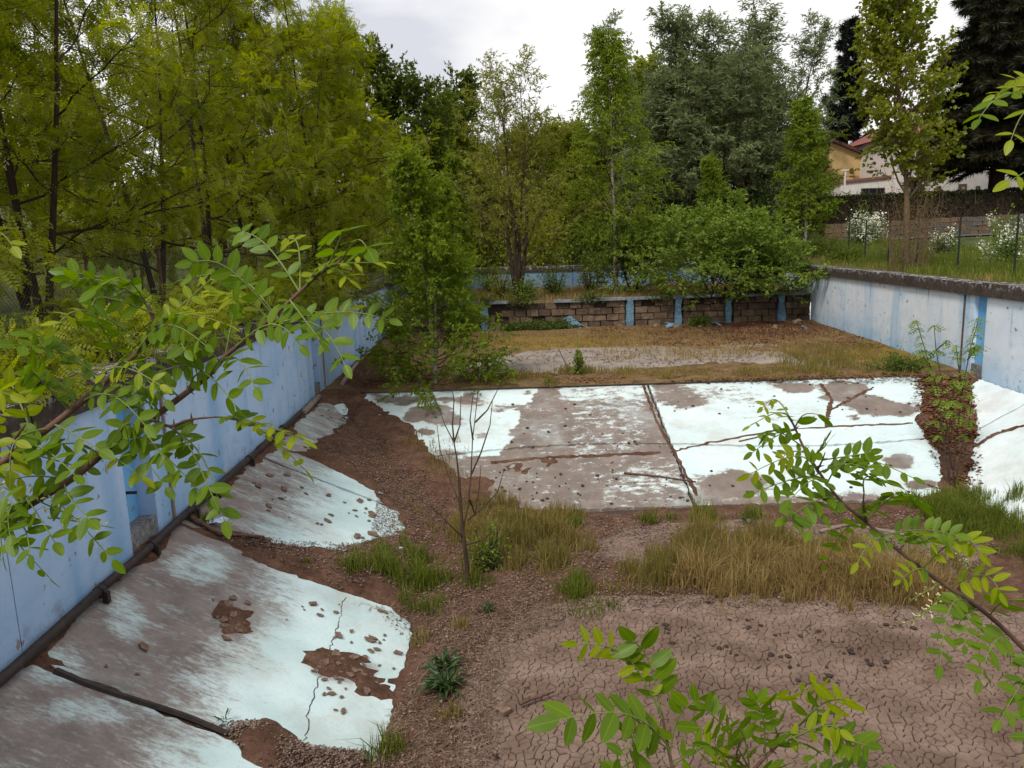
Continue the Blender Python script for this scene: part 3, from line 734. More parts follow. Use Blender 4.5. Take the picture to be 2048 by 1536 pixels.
def sticks():
    def stick(pts, r0, label, name='dead_stick', mat='oldwood', zoff=.0, cat='stick', grp=None):
        P_ = []
        for u, v in pts:
            p = hit(u, v); P_.append((p[0], p[1], float(soil_z(p[0], p[1]))+zoff+r0))
        mb = MB(); P_ = np.array(P_); ts = np.linspace(0, 1, 9); i = ts*(len(P_)-1)
        Q = np.stack([np.interp(i, np.arange(len(P_)), P_[:, k]) for k in range(3)], -1); Q[1:-1, :2] += np.random.default_rng(len(pts)).uniform(-.012, .012, (7, 2))
        root = empty(name, tuple(Q[0]), label, cat, grp); mb.tube(Q, np.linspace(r0, r0*.55, 9), 6, cap=True); mb.obj('stem', M[mat], root, True); return root
    stick([(683, 778), (712, 735), (745, 703)], .06, 'thick pale pole lying on soil beside the blue wall corner', zoff=.02)
    stick([(1248, 948), (1320, 955), (1392, 966)], .022, 'thin dark stick lying across the bare grey slab', mat='twig')
    stick([(1478, 884), (1530, 872), (1560, 866)], .014, 'thin twig on the white painted slab above the cracked joint', mat='twig')
    stick([(1640, 1075), (1700, 1060), (1822, 1085)], .03, 'grey driftwood stick on mud behind the straw grass', mat='oldwood')
    stick([(1040, 1424), (1070, 1412), (1108, 1400)], .02, 'forked dry twig on cracked mud beside the small plank', mat='twig')
    stick([(380, 1040), (440, 1075), (530, 1090)], .035, 'dark plank edge lying in the soil filled slab joint', mat='rust')
    stick([(450, 1062), (520, 1085), (545, 1088)], .02, 'thin stick lying on dirt between two side slabs', mat='oldwood')
    stick([(1855, 970), (1985, 1015), (2000, 1030)], .012, 'dry stem lying at the toe of the right white slope', mat='twig')
    p = hit(995, 1424); root = empty('plank_piece', (p[0], p[1], DZ+.03), 'short tan plank piece lying at the edge of the cracked mud', 'plank', rz=-.75)
    mb = MB(); mb.hexa([(-.16, -.05, 0), (.14, -.06, 0), (.15, .05, 0), (-.17, .045, 0)], [(-.16, -.05, .045), (.14, -.06, .05), (.15, .05, .05), (-.17, .045, .035)])
    obj('board', mb.mesh('board'), M['shard'], root)
    # long black joint timber in the near slab joint
    a = (float(XL(5.85))+.25, 5.85); b = (-1.9, 5.85); pts = [(x, 5.85+.03*math.sin(x*4), float(S(x, 5.85))-.005) for x in np.linspace(a[0], b[0], 12)]
    root = empty('joint_filler', (a[0], 5.85, 0), 'long dark rotten timber strip in the joint between turquoise slabs', 'timber'); mb = MB(); mb.tube(pts, np.linspace(.036, .02, 12), 6, cap=True); mb.obj('strip', M['pipe'], root)
    p = hit(1894, 1071); o = obj('plastic_bit', flake(5, .035, .008), simple('bright_blue_plastic', (.02, .12, .6), (.03, .2, .75), 9, .4)); o.location = (p[0], p[1], p[2]+.05); tag(o, 'tiny bright blue plastic bit on the mud beyond the straw grass', 'litter')
    wp = simple('blue_white_plastic', (.25, .38, .6), (.7, .75, .85), 5, .5)
    for u, v, s, lab in ((437, 1053, .13, 'crumpled blue white plastic sheet in the slab joint beside the wall'), (795, 1105, .06, 'small crumpled pale plastic scrap on soil beside the green grass clump')):
        p = hit(u, v); r = np.random.default_rng(int(u)); n = 7; X, Y = np.meshgrid(np.linspace(-s, s, n), np.linspace(-s*.7, s*.7, n), indexing='ij'); Z = r.uniform(0, s*.35, X.shape)+.02
        k = (np.arange(n-1)[:, None]*n+np.arange(n-1)[None]).ravel(); me = mesh_np('sheet', np.stack([X+r.uniform(-.02, .02, X.shape), Y, Z], -1).reshape(-1, 3), [np.stack([k, k+n, k+n+1, k+1], -1)])
        o = obj('plastic_sheet', me, wp); o.location = (p[0], p[1], p[2]+.04); tag(o, lab, 'litter')
sticks()
def debris():
    r = random.Random(21)
    fl = [flake(100+i, .05, .0055) for i in range(10)]; cl = [lump(200+i, .045, .036, .013) for i in range(8)]
    def put(u, v, kind, sc, lab, grp, name, cat='debris'):
        p = hit(u, v)
        if abs(p[2]-DZ) < .03 and kind == 'f': pass
        n = surf_normal(p[0], p[1]); o = obj(name, (fl if kind == 'f' else cl)[r.randrange(8)], M['shard' if kind == 'f' else 'clod'])
        o.scale = (sc, sc, sc*r.uniform(.8, 1.2)); o.location = (p[0], p[1], float(S(p[0], p[1]))+(.008+.007*sc if kind == 'f' else .004+.012*sc)+(.026 if grp.endswith('cracked mud') else 0))
        o.rotation_euler = (n.to_track_quat('Z', 'Y').to_matrix() @ Matrix.Rotation(r.uniform(0, 6.28), 3, 'Z') @ Matrix.Rotation(r.uniform(-.1, .1), 3, 'X')).to_euler()
        tag(o, lab, cat, grp)
    B = 'loose brown flake away from the piles on the turquoise slab with the long crack'
    PL = {455: 'flat brown flake in the small pile at the middle of the cracked turquoise slab', 700: 'flat brown flake in the big pile lying across the long slab crack'}
    for cx, cy, sx, sy, n in ((455, 1235, 34, 30, 26), (700, 1345, 48, 34, 36), (760, 1300, 30, 30, 10), (690, 1265, 30, 60, 5), (620, 1220, 70, 25, 7), (760, 1220, 15, 10, 2), (680, 1390, 60, 40, 6), (260, 1300, 40, 30, 3)):
        for _ in range(n): put(r.gauss(cx, sx*.6), r.gauss(cy, sy*.6), 'f', r.choice((.4, .6, .8, 1.0, 1.5)), PL.get(cx, B), {455: 'flakes in the small pile', 700: 'flakes in the big pile'}.get(cx, 'flakes on the cracked side slab'), 'render_flake')
    for _ in range(38):
        u, v = r.uniform(490, 790), 0; v = 930+(u-490)*.25+r.uniform(0, 90)
        put(u, v, 'f', r.choice((.5, .8, 1, 1.5, 2)), 'brown flake of broken render on the turquoise slab above the soil filled joint', 'flakes on the middle side slab', 'render_flake')
    for _ in range(14): put(r.uniform(560, 690), r.uniform(815, 900), 'f', r.choice((.6, .9, 1.4)), 'brown flake of broken render on the small slabs near the loose pipe', 'flakes on the small side slabs', 'render_flake')
    for _ in range(95):
        u = r.uniform(985, 1390); v = r.choice((r.uniform(940, 1005), r.uniform(940, 1010), r.uniform(800, 905)))
        put(u, v, 'c', r.choice((.3, .45, .6, .9)), 'dark round clod of dirt on the bare grey front slab', 'clods on the bare front slabs', 'dirt_clod', 'clod')
    for _ in range(40): put(r.uniform(1400, 1830), r.choice((r.uniform(930, 990), r.uniform(765, 840))), 'c', r.choice((.4, .6, .8)), 'dark clod of dirt on the white painted front slab', 'clods on the white front slabs', 'dirt_clod', 'clod')
    mc = [(1230, 1310), (1440, 1305), (1480, 1250), (1515, 1262), (1620, 1280), (1700, 1300), (1560, 1330), (1390, 1285), (1750, 1340), (1650, 1360), (1330, 1260), (1800, 1260)]
    for _ in range(90): q = r.choice(mc); put(r.gauss(q[0], 22), r.gauss(q[1], 9), 'c', r.choice((.25, .35, .5, .7, 1.0)), 'dark crumbly clod lying on the cracked mud', 'clods on the cracked mud', 'dirt_clod', 'clod')
    for u, v, s in ((1240, 920, 0), ): pass
    # crack lines: thin dark channels filled with soil
    def crack(pts, w, label_parent):
        P_ = []
        for (u0, v0), (u1, v1) in zip(pts[:-1], pts[1:]):
            for t in np.linspace(0, 1, 14)[:-1]: P_.append(hit(u0+(u1-u0)*t, v0+(v1-v0)*t))
        P_ = np.array(P_); rr = np.random.default_rng(len(pts)); P_[:, :2] += rr.uniform(-.02, .02, (len(P_), 2)); T = np.gradient(P_, axis=0)
        Nn = np.stack([-T[:, 1], T[:, 0]], -1); Nn /= np.linalg.norm(Nn, axis=1)[:, None]+1e-9
        wd = w*rr.uniform(.5, 1.5, len(P_)); A = P_.copy(); B_ = P_.copy(); C = P_.copy(); A[:, :2] += Nn*wd[:, None]; B_[:, :2] -= Nn*wd[:, None]
        for q, dz in ((A, .004), (B_, .004), (C, .004+min(w*.4, .02))): q[:, 2] = S(q[:, 0], q[:, 1])+dz
        n = len(P_); V = np.concatenate([A, C, B_]); k = np.arange(n-1); f = np.concatenate([np.stack([k, k+1, n+k+1, n+k], -1), np.stack([n+k, n+k+1, 2*n+k+1, 2*n+k], -1)])
        o = obj('crack_fill', mesh_np('crack_fill', V, [f]), M['soil' if w > .02 else 'clod'], label_parent)
    fs = bpy.data.objects['front_slope']; ls = bpy.data.objects['side_slope']
    crack([(690, 1195), (672, 1262), (650, 1330), (622, 1400), (608, 1490)], .0035, ls)
    crack([(980, 925), (1100, 915), (1180, 912), (1335, 905)], .045, fs)
    crack([(1340, 905), (1420, 885), (1560, 860), (1700, 852), (1838, 846)], .026, fs)
    crack([(1640, 768), (1664, 800), (1655, 825), (1655, 858)], .042, fs)
    crack([(1660, 820), (1700, 800), (1750, 772)], .03, fs)
    crack([(1285, 770), (1312, 840), (1345, 900), (1400, 1000)], .032, fs)
    crack([(1950, 893), (1990, 868), (2060, 848)], .05, bpy.data.objects['side_slope.001'])
debris()
# ------------------------------------------------------------------ vegetation engine
def nrm(v): return v/(np.linalg.norm(v, axis=-1, keepdims=True)+1e-9)
TRI_PIN = []
def pinnate_template(pairs=5, wl=.30, ww=.13):
    """compound leaf of unit length along +x : each leaflet a small kite"""
    V = []; f = []
    for i in range(pairs):
        x = .2+.72*i/(pairs-1) if pairs > 1 else .5
        for s in (-1, 1):
            L_ = wl*(1-.25*abs(i/(pairs-1)-.4)); b = len(V); d = np.array((.35, s*.94, -.12)); n_ = np.array((.94, -s*.35, 0))
            o = np.array((x, 0, -.18*x*x))
            V += [o, o+d*L_*.5+n_*ww/2, o+d*L_, o+d*L_*.5-n_*ww/2]; f.append((b, b+1, b+2, b+3))
    b = len(V); o = np.array((.95, 0, -.17)); V += [o, o+np.array((.14, .06, -.03)), o+np.array((.3, 0, -.09)), o+np.array((.14, -.06, -.03))]; f.append((b, b+1, b+2, b+3))
    return np.array(V), np.array(f)
def simple_template(w=.5, fold=.12):
    return np.array([(0, 0, 0), (.45, w/2, fold), (1, 0, -.05), (.45, -w/2, fold)]), np.array([(0, 1, 2, 3)])
def needle_template():
    V = []; f = []
    for k in range(5):
        a = k*2*math.pi/5; d = np.array((.75, .5*math.cos(a), .5*math.sin(a))); b = len(V); s = np.array((0, -math.sin(a), math.cos(a)))*.07
        V += [np.zeros(3)-s, np.zeros(3)+s, d]; f.append((b, b+1, b+2))
    return np.array(V), np.array(f)
def scatter(P_, D, size, tmpl, r, droop=.2, spread=.7, up=.6):
    """template copies at P_, pointing along D with scatter; returns V, F"""
    N = len(P_); TV, TF = tmpl
    X = nrm(nrm(D)+spread*r.normal(size=(N, 3))+np.array((0, 0, -droop)))
    Zr = nrm(r.normal(size=(N, 3))*(1-up)+np.array((0, 0, up))); Y = nrm(np.cross(Zr, X)); Z = np.cross(X, Y)
    s = np.asarray(size)[:, None, None]
    V = P_[:, None]+s*(TV[None, :, 0, None]*X[:, None]+TV[None, :, 1, None]*Y[:, None]+TV[None, :, 2, None]*Z[:, None])
    Fc = TF[None]+(np.arange(N)*len(TV))[:, None, None]
    return V.reshape(-1, 3), Fc.reshape(-1, TF.shape[1])
def limb(start, d, ln, n, r, wig, up):
    pts = [np.array(start, float)]; d = nrm(np.array(d, float))
    W_ = r.normal(size=(n, 3))*wig
    for i in range(n):
        d = nrm(d+W_[i]+np.array((0, 0, up))); pts.append(pts[-1]+d*ln/n)
    return np.array(pts)
def perp(d, az, ang, r):
    d = nrm(d); a = np.cross(d, (0, 0, 1.)); 
    if np.linalg.norm(a) < .1: a = np.array((1., 0, 0))
    a = nrm(a); b = np.cross(d, a)
    return math.cos(ang)*d+math.sin(ang)*(math.cos(az)*a+math.sin(az)*b)
def grow(seed, h, r0, t0=.25, n1=26, ang1=(1.1, .5), len1=lambda t: 1., up1=.05, n2=8, k2=.5, up2=0., n3=5, l3=.35, up3=-.03, wig=.12, leaves=6, lean=(0, 0), stems=1, twig_r=.006, trunk_wig=.028, l2start=.2, forkspread=.3):
    """returns trunk MB, limbs MB, leaf points, leaf directions, leaf clump value"""
    r = np.random.default_rng(seed); T = MB(); Bm = MB(); LP = []; LD = []; LC = []
    for st in range(stems):
        d0 = np.array((lean[0], lean[1], 1.)); hh = h
        if stems > 1: az = st*2*math.pi/stems+r.uniform(0, .8); d0 = d0+forkspread*np.array((math.cos(az), math.sin(az), 0)); hh = h*r.uniform(.7, 1)
        n = 14; tp = limb((0, 0, -.15), d0, hh+.15, n, r, trunk_wig, .03); rad = r0*(1-np.linspace(0, 1, n+1)**.9*.93)/(1 if stems == 1 else 1.5)
        T.tube(tp, rad, 8)
        c1 = max(4, n1//stems)
        for i in range(c1):
            t = t0+(1-t0)*(i+r.uniform(0, 1))/c1; t = min(t, .985); fi = t*n; k = int(fi); p = tp[k]+(tp[min(k+1, n)]-tp[k])*(fi-k); td = tp[min(k+1, n)]-tp[max(k-1, 0)]
            az = i*2.4+r.uniform(-.5, .5); tt = (t-t0)/(1-t0); ang = ang1[0]*(1-tt)+ang1[1]*tt
            ln = len1(tt)*r.uniform(.75, 1.2)
            m1 = 8; p1 = limb(p, perp(td, az, ang, r), ln, m1, r, wig, up1); rr = max(twig_r*1.2, np.interp(t, np.linspace(0, 1, n+1), rad)*.5)
            Bm.tube(p1, np.linspace(rr, twig_r, m1+1), 5); clump = r.uniform(0, 1)
            for j in range(n2):
                s = l2start+(1-l2start)*(j+r.uniform(0, 1))/n2; fj = min(s, .99)*m1; q = int(fj); pp = p1[q]+(p1[q+1]-p1[q])*(fj-q); dd = p1[q+1]-p1[q]
                l2 = ln*k2*(1-.55*s)*r.uniform(.7, 1.25); az2 = (math.pi*(j % 2))+r.uniform(-.7, .7)
                p2 = limb(pp, perp(dd, az2, r.uniform(.55, 1.1), r), l2, 5, r, wig*1.2, up2); Bm.tube(p2, np.linspace(twig_r*1.3, twig_r*.6, 6), 3); cl2 = .5*clump+.5*r.uniform()
                for k3 in range(n3+1):
                    if k3 < n3:
                        s3 = .15+.85*(k3+r.uniform(0, 1))/n3; f3 = min(s3, .99)*5; q3 = int(f3); p0 = p2[q3]+(p2[q3+1]-p2[q3])*(f3-q3); d3 = perp(p2[q3+1]-p2[q3], r.uniform(0, 6.28), r.uniform(.4, 1.1), r)
                    else: p0 = p2[-1]; d3 = p2[-1]-p2[-2]
                    p3 = limb(p0, d3, l3*r.uniform(.6, 1.3), 3, r, wig, up3)
                    if k3 % 2 == 0: Bm.tube(p3, (twig_r*.6, twig_r*.5, twig_r*.4, twig_r*.3), 3)
                    tt_ = (np.arange(leaves)+r.uniform(0, 1, leaves))/leaves*3; qi = np.minimum(tt_.astype(int), 2)
                    LP.append(p3[qi]+(p3[qi+1]-p3[qi])*(tt_-qi)[:, None]); LD.append(p3[qi+1]-p3[qi]); LC.append(np.full(leaves, cl2))
    return T, Bm, np.concatenate(LP), np.concatenate(LD), np.concatenate(LC)
def make_tree(name, bark, leafm, tmpl, size, seed, droop=.2, spread=.7, up=.6, twigm=None, extra=None, **kw):
    T, B_, LP, LD, LC = grow(seed, **kw); r = np.random.default_rng(seed+1)
    V, Fc = scatter(LP, LD, size*r.uniform(.65, 1.25, len(LP)), tmpl, r, droop, spread, up)
    tint = np.clip(LC*.75+.3*r.uniform(size=len(LP))-.02, 0, 1)
    parts = [('trunk', T.mesh(name+'_trunk', True), bark), ('branches', B_.mesh(name+'_branches', True), twigm or bark),
             ('crown', mesh_np(name+'_crown', V, [Fc], {'tint': np.repeat(tint, len(tmpl[0]))}), leafm)]
    if extra is not None: parts.append(extra(LP, LD, r))
    for _, me, m in parts: me.materials.append(m)
    return name, parts
def plant(proto, loc, label, cat='tree', group=None, rz=0., sc=1., name=None, tilt=(0, 0)):
    nm, parts = proto
    o = empty(name or nm, tuple(loc), label, cat, group, rz); o.scale = (sc, sc, sc) if np.isscalar(sc) else sc; o.rotation_euler.x, o.rotation_euler.y = tilt
    for pn, me, m in parts:
        c = bpy.data.objects.new(pn, me); COL.objects.link(c); c.parent = o
    return o
def onground(x, y): return (x, y, float(G(x, y))-.03)
# leaf colours
LM = {}
LM['locust'] = leafmat('locust_leaf', (.07, .10, .006), (.33, .355, .03), .52)
LM['birch'] = leafmat('birch_leaf', (.075, .125, .008), (.21, .27, .02), .47)
LM['willow'] = leafmat('willow_leaf', (.12, .14, .018), (.27, .28, .05), .42)
LM['sallow'] = leafmat('sallow_leaf', (.075, .13, .016), (.21, .28, .045), .38)
LM['silver'] = leafmat('silver_willow_leaf', (.09, .12, .045), (.22, .26, .12), .35)
LM['poplar'] = leafmat('poplar_leaf', (.095, .125, .010), (.22, .235, .025), .45)
LM['dark'] = leafmat('dark_broad_leaf', (.045, .07, .008), (.13, .165, .02), .36)
LM['bright'] = leafmat('bright_broad_leaf', (.10, .13, .010), (.28, .29, .03), .44)
LM['spruce'] = leafmat('spruce_needle', (.012, .015, .008), (.05, .044, .022), .05, gloss=.02)
LM['pine'] = leafmat('pine_needle', (.006, .009, .008), (.018, .022, .018), .05, gloss=.02)
LM['hedge'] = leafmat('hedge_leaf', (.012, .016, .005), (.04, .045, .014), .12)
LM['blossom'] = leafmat('white_blossom', (.62, .62, .52), (.8, .8, .72), .2)
LM['raceme'] = leafmat('cream_raceme', (.28, .28, .10), (.5, .48, .24), .3)
LM['shrub'] = leafmat('shrub_leaf', (.045, .085, .012), (.13, .18, .03), .35)
LM['litter'] = leafmat('dead_leaf', (.07, .03, .016), (.24, .115, .06), .15)
LM['drygrass'] = leafmat('dry_grass', (.15, .105, .035), (.40, .29, .125), .3)
LM['mixgrass'] = leafmat('mixed_grass', (.085, .10, .018), (.31, .22, .08), .35)
LM['greengrass'] = leafmat('green_grass', (.06, .085, .012), (.19, .22, .035), .4)
LM['weed'] = leafmat('weed_leaf', (.016, .036, .008), (.05, .085, .018), .25, gloss=.03)
PIN = pinnate_template(5, .30, .15); SIM = simple_template(.55); NAR = simple_template(.26, .06); RND = simple_template(.85, .1); NED = needle_template()
# ------------------------------------------------------------------ the locust row on the left
def raceme_part(LP, LD, r):
    k = r.choice(len(LP), 260, replace=False); k = k[LP[k][:, 2] < np.percentile(LP[:, 2], 60)]
    Pp = []
    for p in LP[k]:
        n = 12; q = p+np.stack([r.normal(0, .016, n), r.normal(0, .016, n), -np.linspace(0, .17, n)], -1); Pp.append(q)
    Pp = np.concatenate(Pp); V, f = scatter(Pp, np.tile((0, 0, -1.), (len(Pp), 1)), r.uniform(.022, .04, len(Pp)), RND, r, .4, .8, .2)
    return ('blossom', mesh_np('blossom', V, [f], {'tint': r.uniform(size=len(V))}), LM['raceme'])
def locusts():
    base = dict(t0=.12, n1=30, ang1=(1.45, .55), up1=.015, n2=9, k2=.5, up2=-.015, n3=4, l3=.34, up3=-.04, wig=.14, leaves=5)
    pr = []
    for i, (h, w, st) in enumerate(((9.5, 3.6, 2), (8.5, 3.3, 3), (10.5, 3.7, 2))):
        pr.append(make_tree('locust_tree', M['bark_dark'], LM['locust'], PIN, .235, 50+i, droop=.25, spread=.75, up=.75, extra=raceme_part, h=h, r0=.105, len1=lambda t, w=w: w*(1-.78*t**1.1)*(.75+.25*min(1, t*6)), stems=st, forkspread=.16, twig_r=.007, **base))
    data = [  # x, y, proto, rz, scale, label
     (-8.3, 9.2, 0, .3, .95, 'feathery locust tree with a thin dark double stem beside the blue wall'),
     (-7.3, 12.2, 1, 1.9, .95, 'locust tree with several thin dark stems behind the wire mesh fence'),
     (-10.8, 13.5, 2, 4.0, .82, 'tall locust tree with forked stems set back from the blue wall'),
     (-7.0, 15.6, 2, 2.6, .92, 'locust tree whose sprays hang over the middle of the blue wall'),
     (-7.4, 19.3, 0, 5.1, 1.05, 'locust tree overhanging the wall by the deep blue niche'),
     (-7.6, 23.5, 1, .8, 1.15, 'locust tree leaning over the wall above the thick pale pole'),
     (-7.6, 28.0, 2, 1.2, 1.0, 'locust tree at the end of the blue wall by the broken block wall'),
     (-11.8, 19.0, 1, 3.0, .95, 'locust tree in the second row behind the wall side row'),
     (-12.5, 26.5, 2, .2, .9, 'high crowned locust tree at the back of the locust grove'),
     (-15.0, 16.0, 0, 2.2, .8, 'locust tree standing by the sloping meadow edge'),
     (-8.6, 34.5, 0, 3.6, 1.2, 'locust tree beyond the far corner of the pool'),
     (-6.3, 25.6, 2, 4.4, 1.08, 'locust tree reaching furthest over the pool near the block wall'),
     (-7.0, 31.5, 1, 2.9, 1.2, 'locust tree above the grey blue end section of wall')]
    for x, y, k, rz, sc, lab in data: plant(pr[k], onground(x, y), lab, group='locust trees along the blue wall', rz=rz, sc=sc)
locusts()
# ------------------------------------------------------------------ trees in and behind the pool
def pool_trees():
    p = at(868, 775, 0)
    t = make_tree('bushy_birch', M['bark_birch'], LM['birch'], SIM, .088, 71, droop=.35, spread=.8, up=.45, twigm=M['bark'], h=5.1, r0=.055, t0=.015, n1=66, ang1=(1.5, .45), len1=lambda t: 1.75*(1-.84*t)*(.85+.15*min(1, t*5)), up1=.03, n2=8, k2=.6, n3=4, l3=.28, up3=-.07, leaves=11, twig_r=.004, stems=2, forkspread=.05)
    plant(t, (p[0], p[1]+.25, -.02), 'young bushy birch growing at the top edge of the front slope')
    p = at(1035, 600, 1.0)
    t = make_tree('grey_willow', M['bark'], LM['willow'], NAR, .17, 72, droop=.2, spread=.8, up=.4, h=10.6, r0=.17, t0=.16, n1=44, ang1=(.95, .5), len1=lambda t: 3.9*(1-.62*t), up1=.10, n2=8, k2=.5, n3=4, l3=.36, leaves=9, twig_r=.007, stems=4, forkspread=.2)
    plant(t, (p[0], 30.2, 1.0), 'tall thin crowned willow with several brown stems on the block wall', rz=.6, sc=(.9, .9, .84))
    p = at(1228, 588, 1.0)
    t = make_tree('tall_birch', M['bark_birch'], LM['birch'], SIM, .115, 73, droop=.6, spread=.6, up=.4, twigm=M['bark'], h=10.9, r0=.10, t0=.12, n1=60, ang1=(1.1, .45), len1=lambda t: 3.1*(1-.80*t)*(.7+.3*min(1, t*4)), up1=.03, n2=8, k2=.6, up2=-.08, n3=4, l3=.42, up3=-.22, leaves=9, twig_r=.005, lean=(.03, 0))
    plant(t, (p[0], 31.6, 1.0), 'tall slender birch with a white stem behind the broken block wall', rz=2.0, sc=(1, 1, .88))
    t = make_tree('slim_birch', M['bark_birch'], LM['birch'], SIM, .11, 74, droop=.6, spread=.6, up=.4, twigm=M['bark'], h=7.0, r0=.07, t0=.06, n1=46, ang1=(.8, .4), len1=lambda t: 1.75*(1-.72*t), up1=.06, n2=8, k2=.55, up2=-.05, n3=4, l3=.34, up3=-.15, leaves=9, twig_r=.005)
    plant(t, onground(13.7, 36.2), 'birch with dense fine foliage beside the white flowering shrub', rz=1., sc=(1.1, 1.1, .92))
    plant(t, (-2.2, 33.6, 1.0), 'small birch growing behind the bushy birch on the upper floor', rz=4., sc=.8)
    plant(t, (9.0, 34.0, 1.0), 'small birch half hidden behind the round sallow bush', rz=2.5, sc=.75)
    t = make_tree('sallow_bush', M['bark_dark'], LM['sallow'], SIM, .135, 75, droop=.0, spread=.8, up=.5, h=3.9, r0=.10, t0=.03, n1=46, ang1=(1.25, .5), len1=lambda t: 2.7*(1-.66*t), up1=.06, n2=8, k2=.5, n3=4, l3=.32, leaves=8, twig_r=.006, stems=4, forkspread=.45)
    p = at(1430, 600, 1.0); plant(t, (p[0]+.5, 28.95, .7), 'broad light green sallow bush hanging over the block wall', 'bush', sc=(1.25, 1.1, .92))
    plant(t, (9.6, 29.1, .75), 'low sallow bush drooping over the block wall by the pale wall', 'bush', rz=1.3, sc=(.9, .8, .62))
    plant(t, (5.0, 31.6, 1.0), 'smaller sallow bush between the tall birch and the broad sallow', 'bush', rz=2.1, sc=.78)
    plant(t, (-3.0, 30.2, .98), 'low sallow bush at the locust end of the upper floor', 'bush', rz=4.1, sc=.6)
    t = make_tree('silver_willow', M['bark'], LM['silver'], NAR, .24, 76, droop=.25, spread=.8, up=.35, h=13.2, r0=.28, t0=.1, n1=54, ang1=(1.0, .4), len1=lambda t: 4.3*(1-.62*t), up1=.09, n2=9, k2=.45, n3=5, l3=.5, leaves=10, twig_r=.01, stems=3, forkspread=.16)
    plant(t, onground(12.2, 42.5), 'tall silvery willow towering behind the round sallow bush', rz=.3, sc=(1.3, 1.3, .92))
    plant(t, onground(10.4, 44.5), 'broad silvery willow filling the gap between the two taller willows', rz=4.2, sc=(1.2, 1.2, .84))
    plant(t, onground(14.6, 44.0), 'silvery willow behind the fine leaved birch', rz=5.2, sc=(.9, .9, .8))
    plant(t, onground(8.4, 46), 'grey silvery willow standing behind the tall birch', rz=2.3, sc=(1.05, 1.05, .92))
    t = make_tree('young_poplar', M['bark_tan'], LM['poplar'], RND, .125, 77, droop=.45, spread=.8, up=.3, h=8.6, r0=.11, t0=.26, n1=52, ang1=(.85, .4), len1=lambda t: 2.3*(1-.5*t)*(.7+.3*min(1, t*3)), up1=.10, n2=7, k2=.5, n3=4, l3=.34, leaves=8, twig_r=.006)
    plant(t, onground(12.15, 23.9), 'young poplar with a tan stem on the verge above the pale wall', sc=(1, 1, 1.02))
    # bare brown suckers round its foot
    r = np.random.default_rng(5); o = empty('poplar_suckers', onground(12.15, 23.7), 'thicket of bare tan suckers round the foot of the young poplar', 'shrub'); mb = MB()
    for i in range(46):
        a = r.uniform(0, 6.28); q = r.uniform(.05, .5); pts = limb((q*math.cos(a), q*math.sin(a), -.05), (.25*math.cos(a), .25*math.sin(a), 1), r.uniform(1.0, 3.4), 7, r, .09, .02); mb.tube(pts, np.linspace(.012, .003, 8), 4)
        for j in range(7):
            k = r.integers(1, 7); mb.tube(limb(pts[k], r.normal(size=3)+np.array((0, 0, .6)), r.uniform(.2, .55), 3, r, .12, .05), (.005, .004, .003, .002), 3)
    obj('stems', mb.mesh('stems'), M['bark_tan'], o)
    Pp = r.normal(size=(2600, 3))*np.array((.38, .38, .75))+np.array((0, 0, 1.4)); Pp = Pp[Pp[:, 2] > .1]
    V, f = scatter(Pp, r.normal(size=(len(Pp), 3)), r.uniform(.03, .06, len(Pp)), SIM, r, .1, .8, .3); lm = leafmat('bud_leaf', (.10, .075, .02), (.16, .12, .035), .3)
    obj('leaves', mesh_np('leaves', V, [f], {'tint': r.uniform(size=len(V))}), lm, o)
pool_trees()
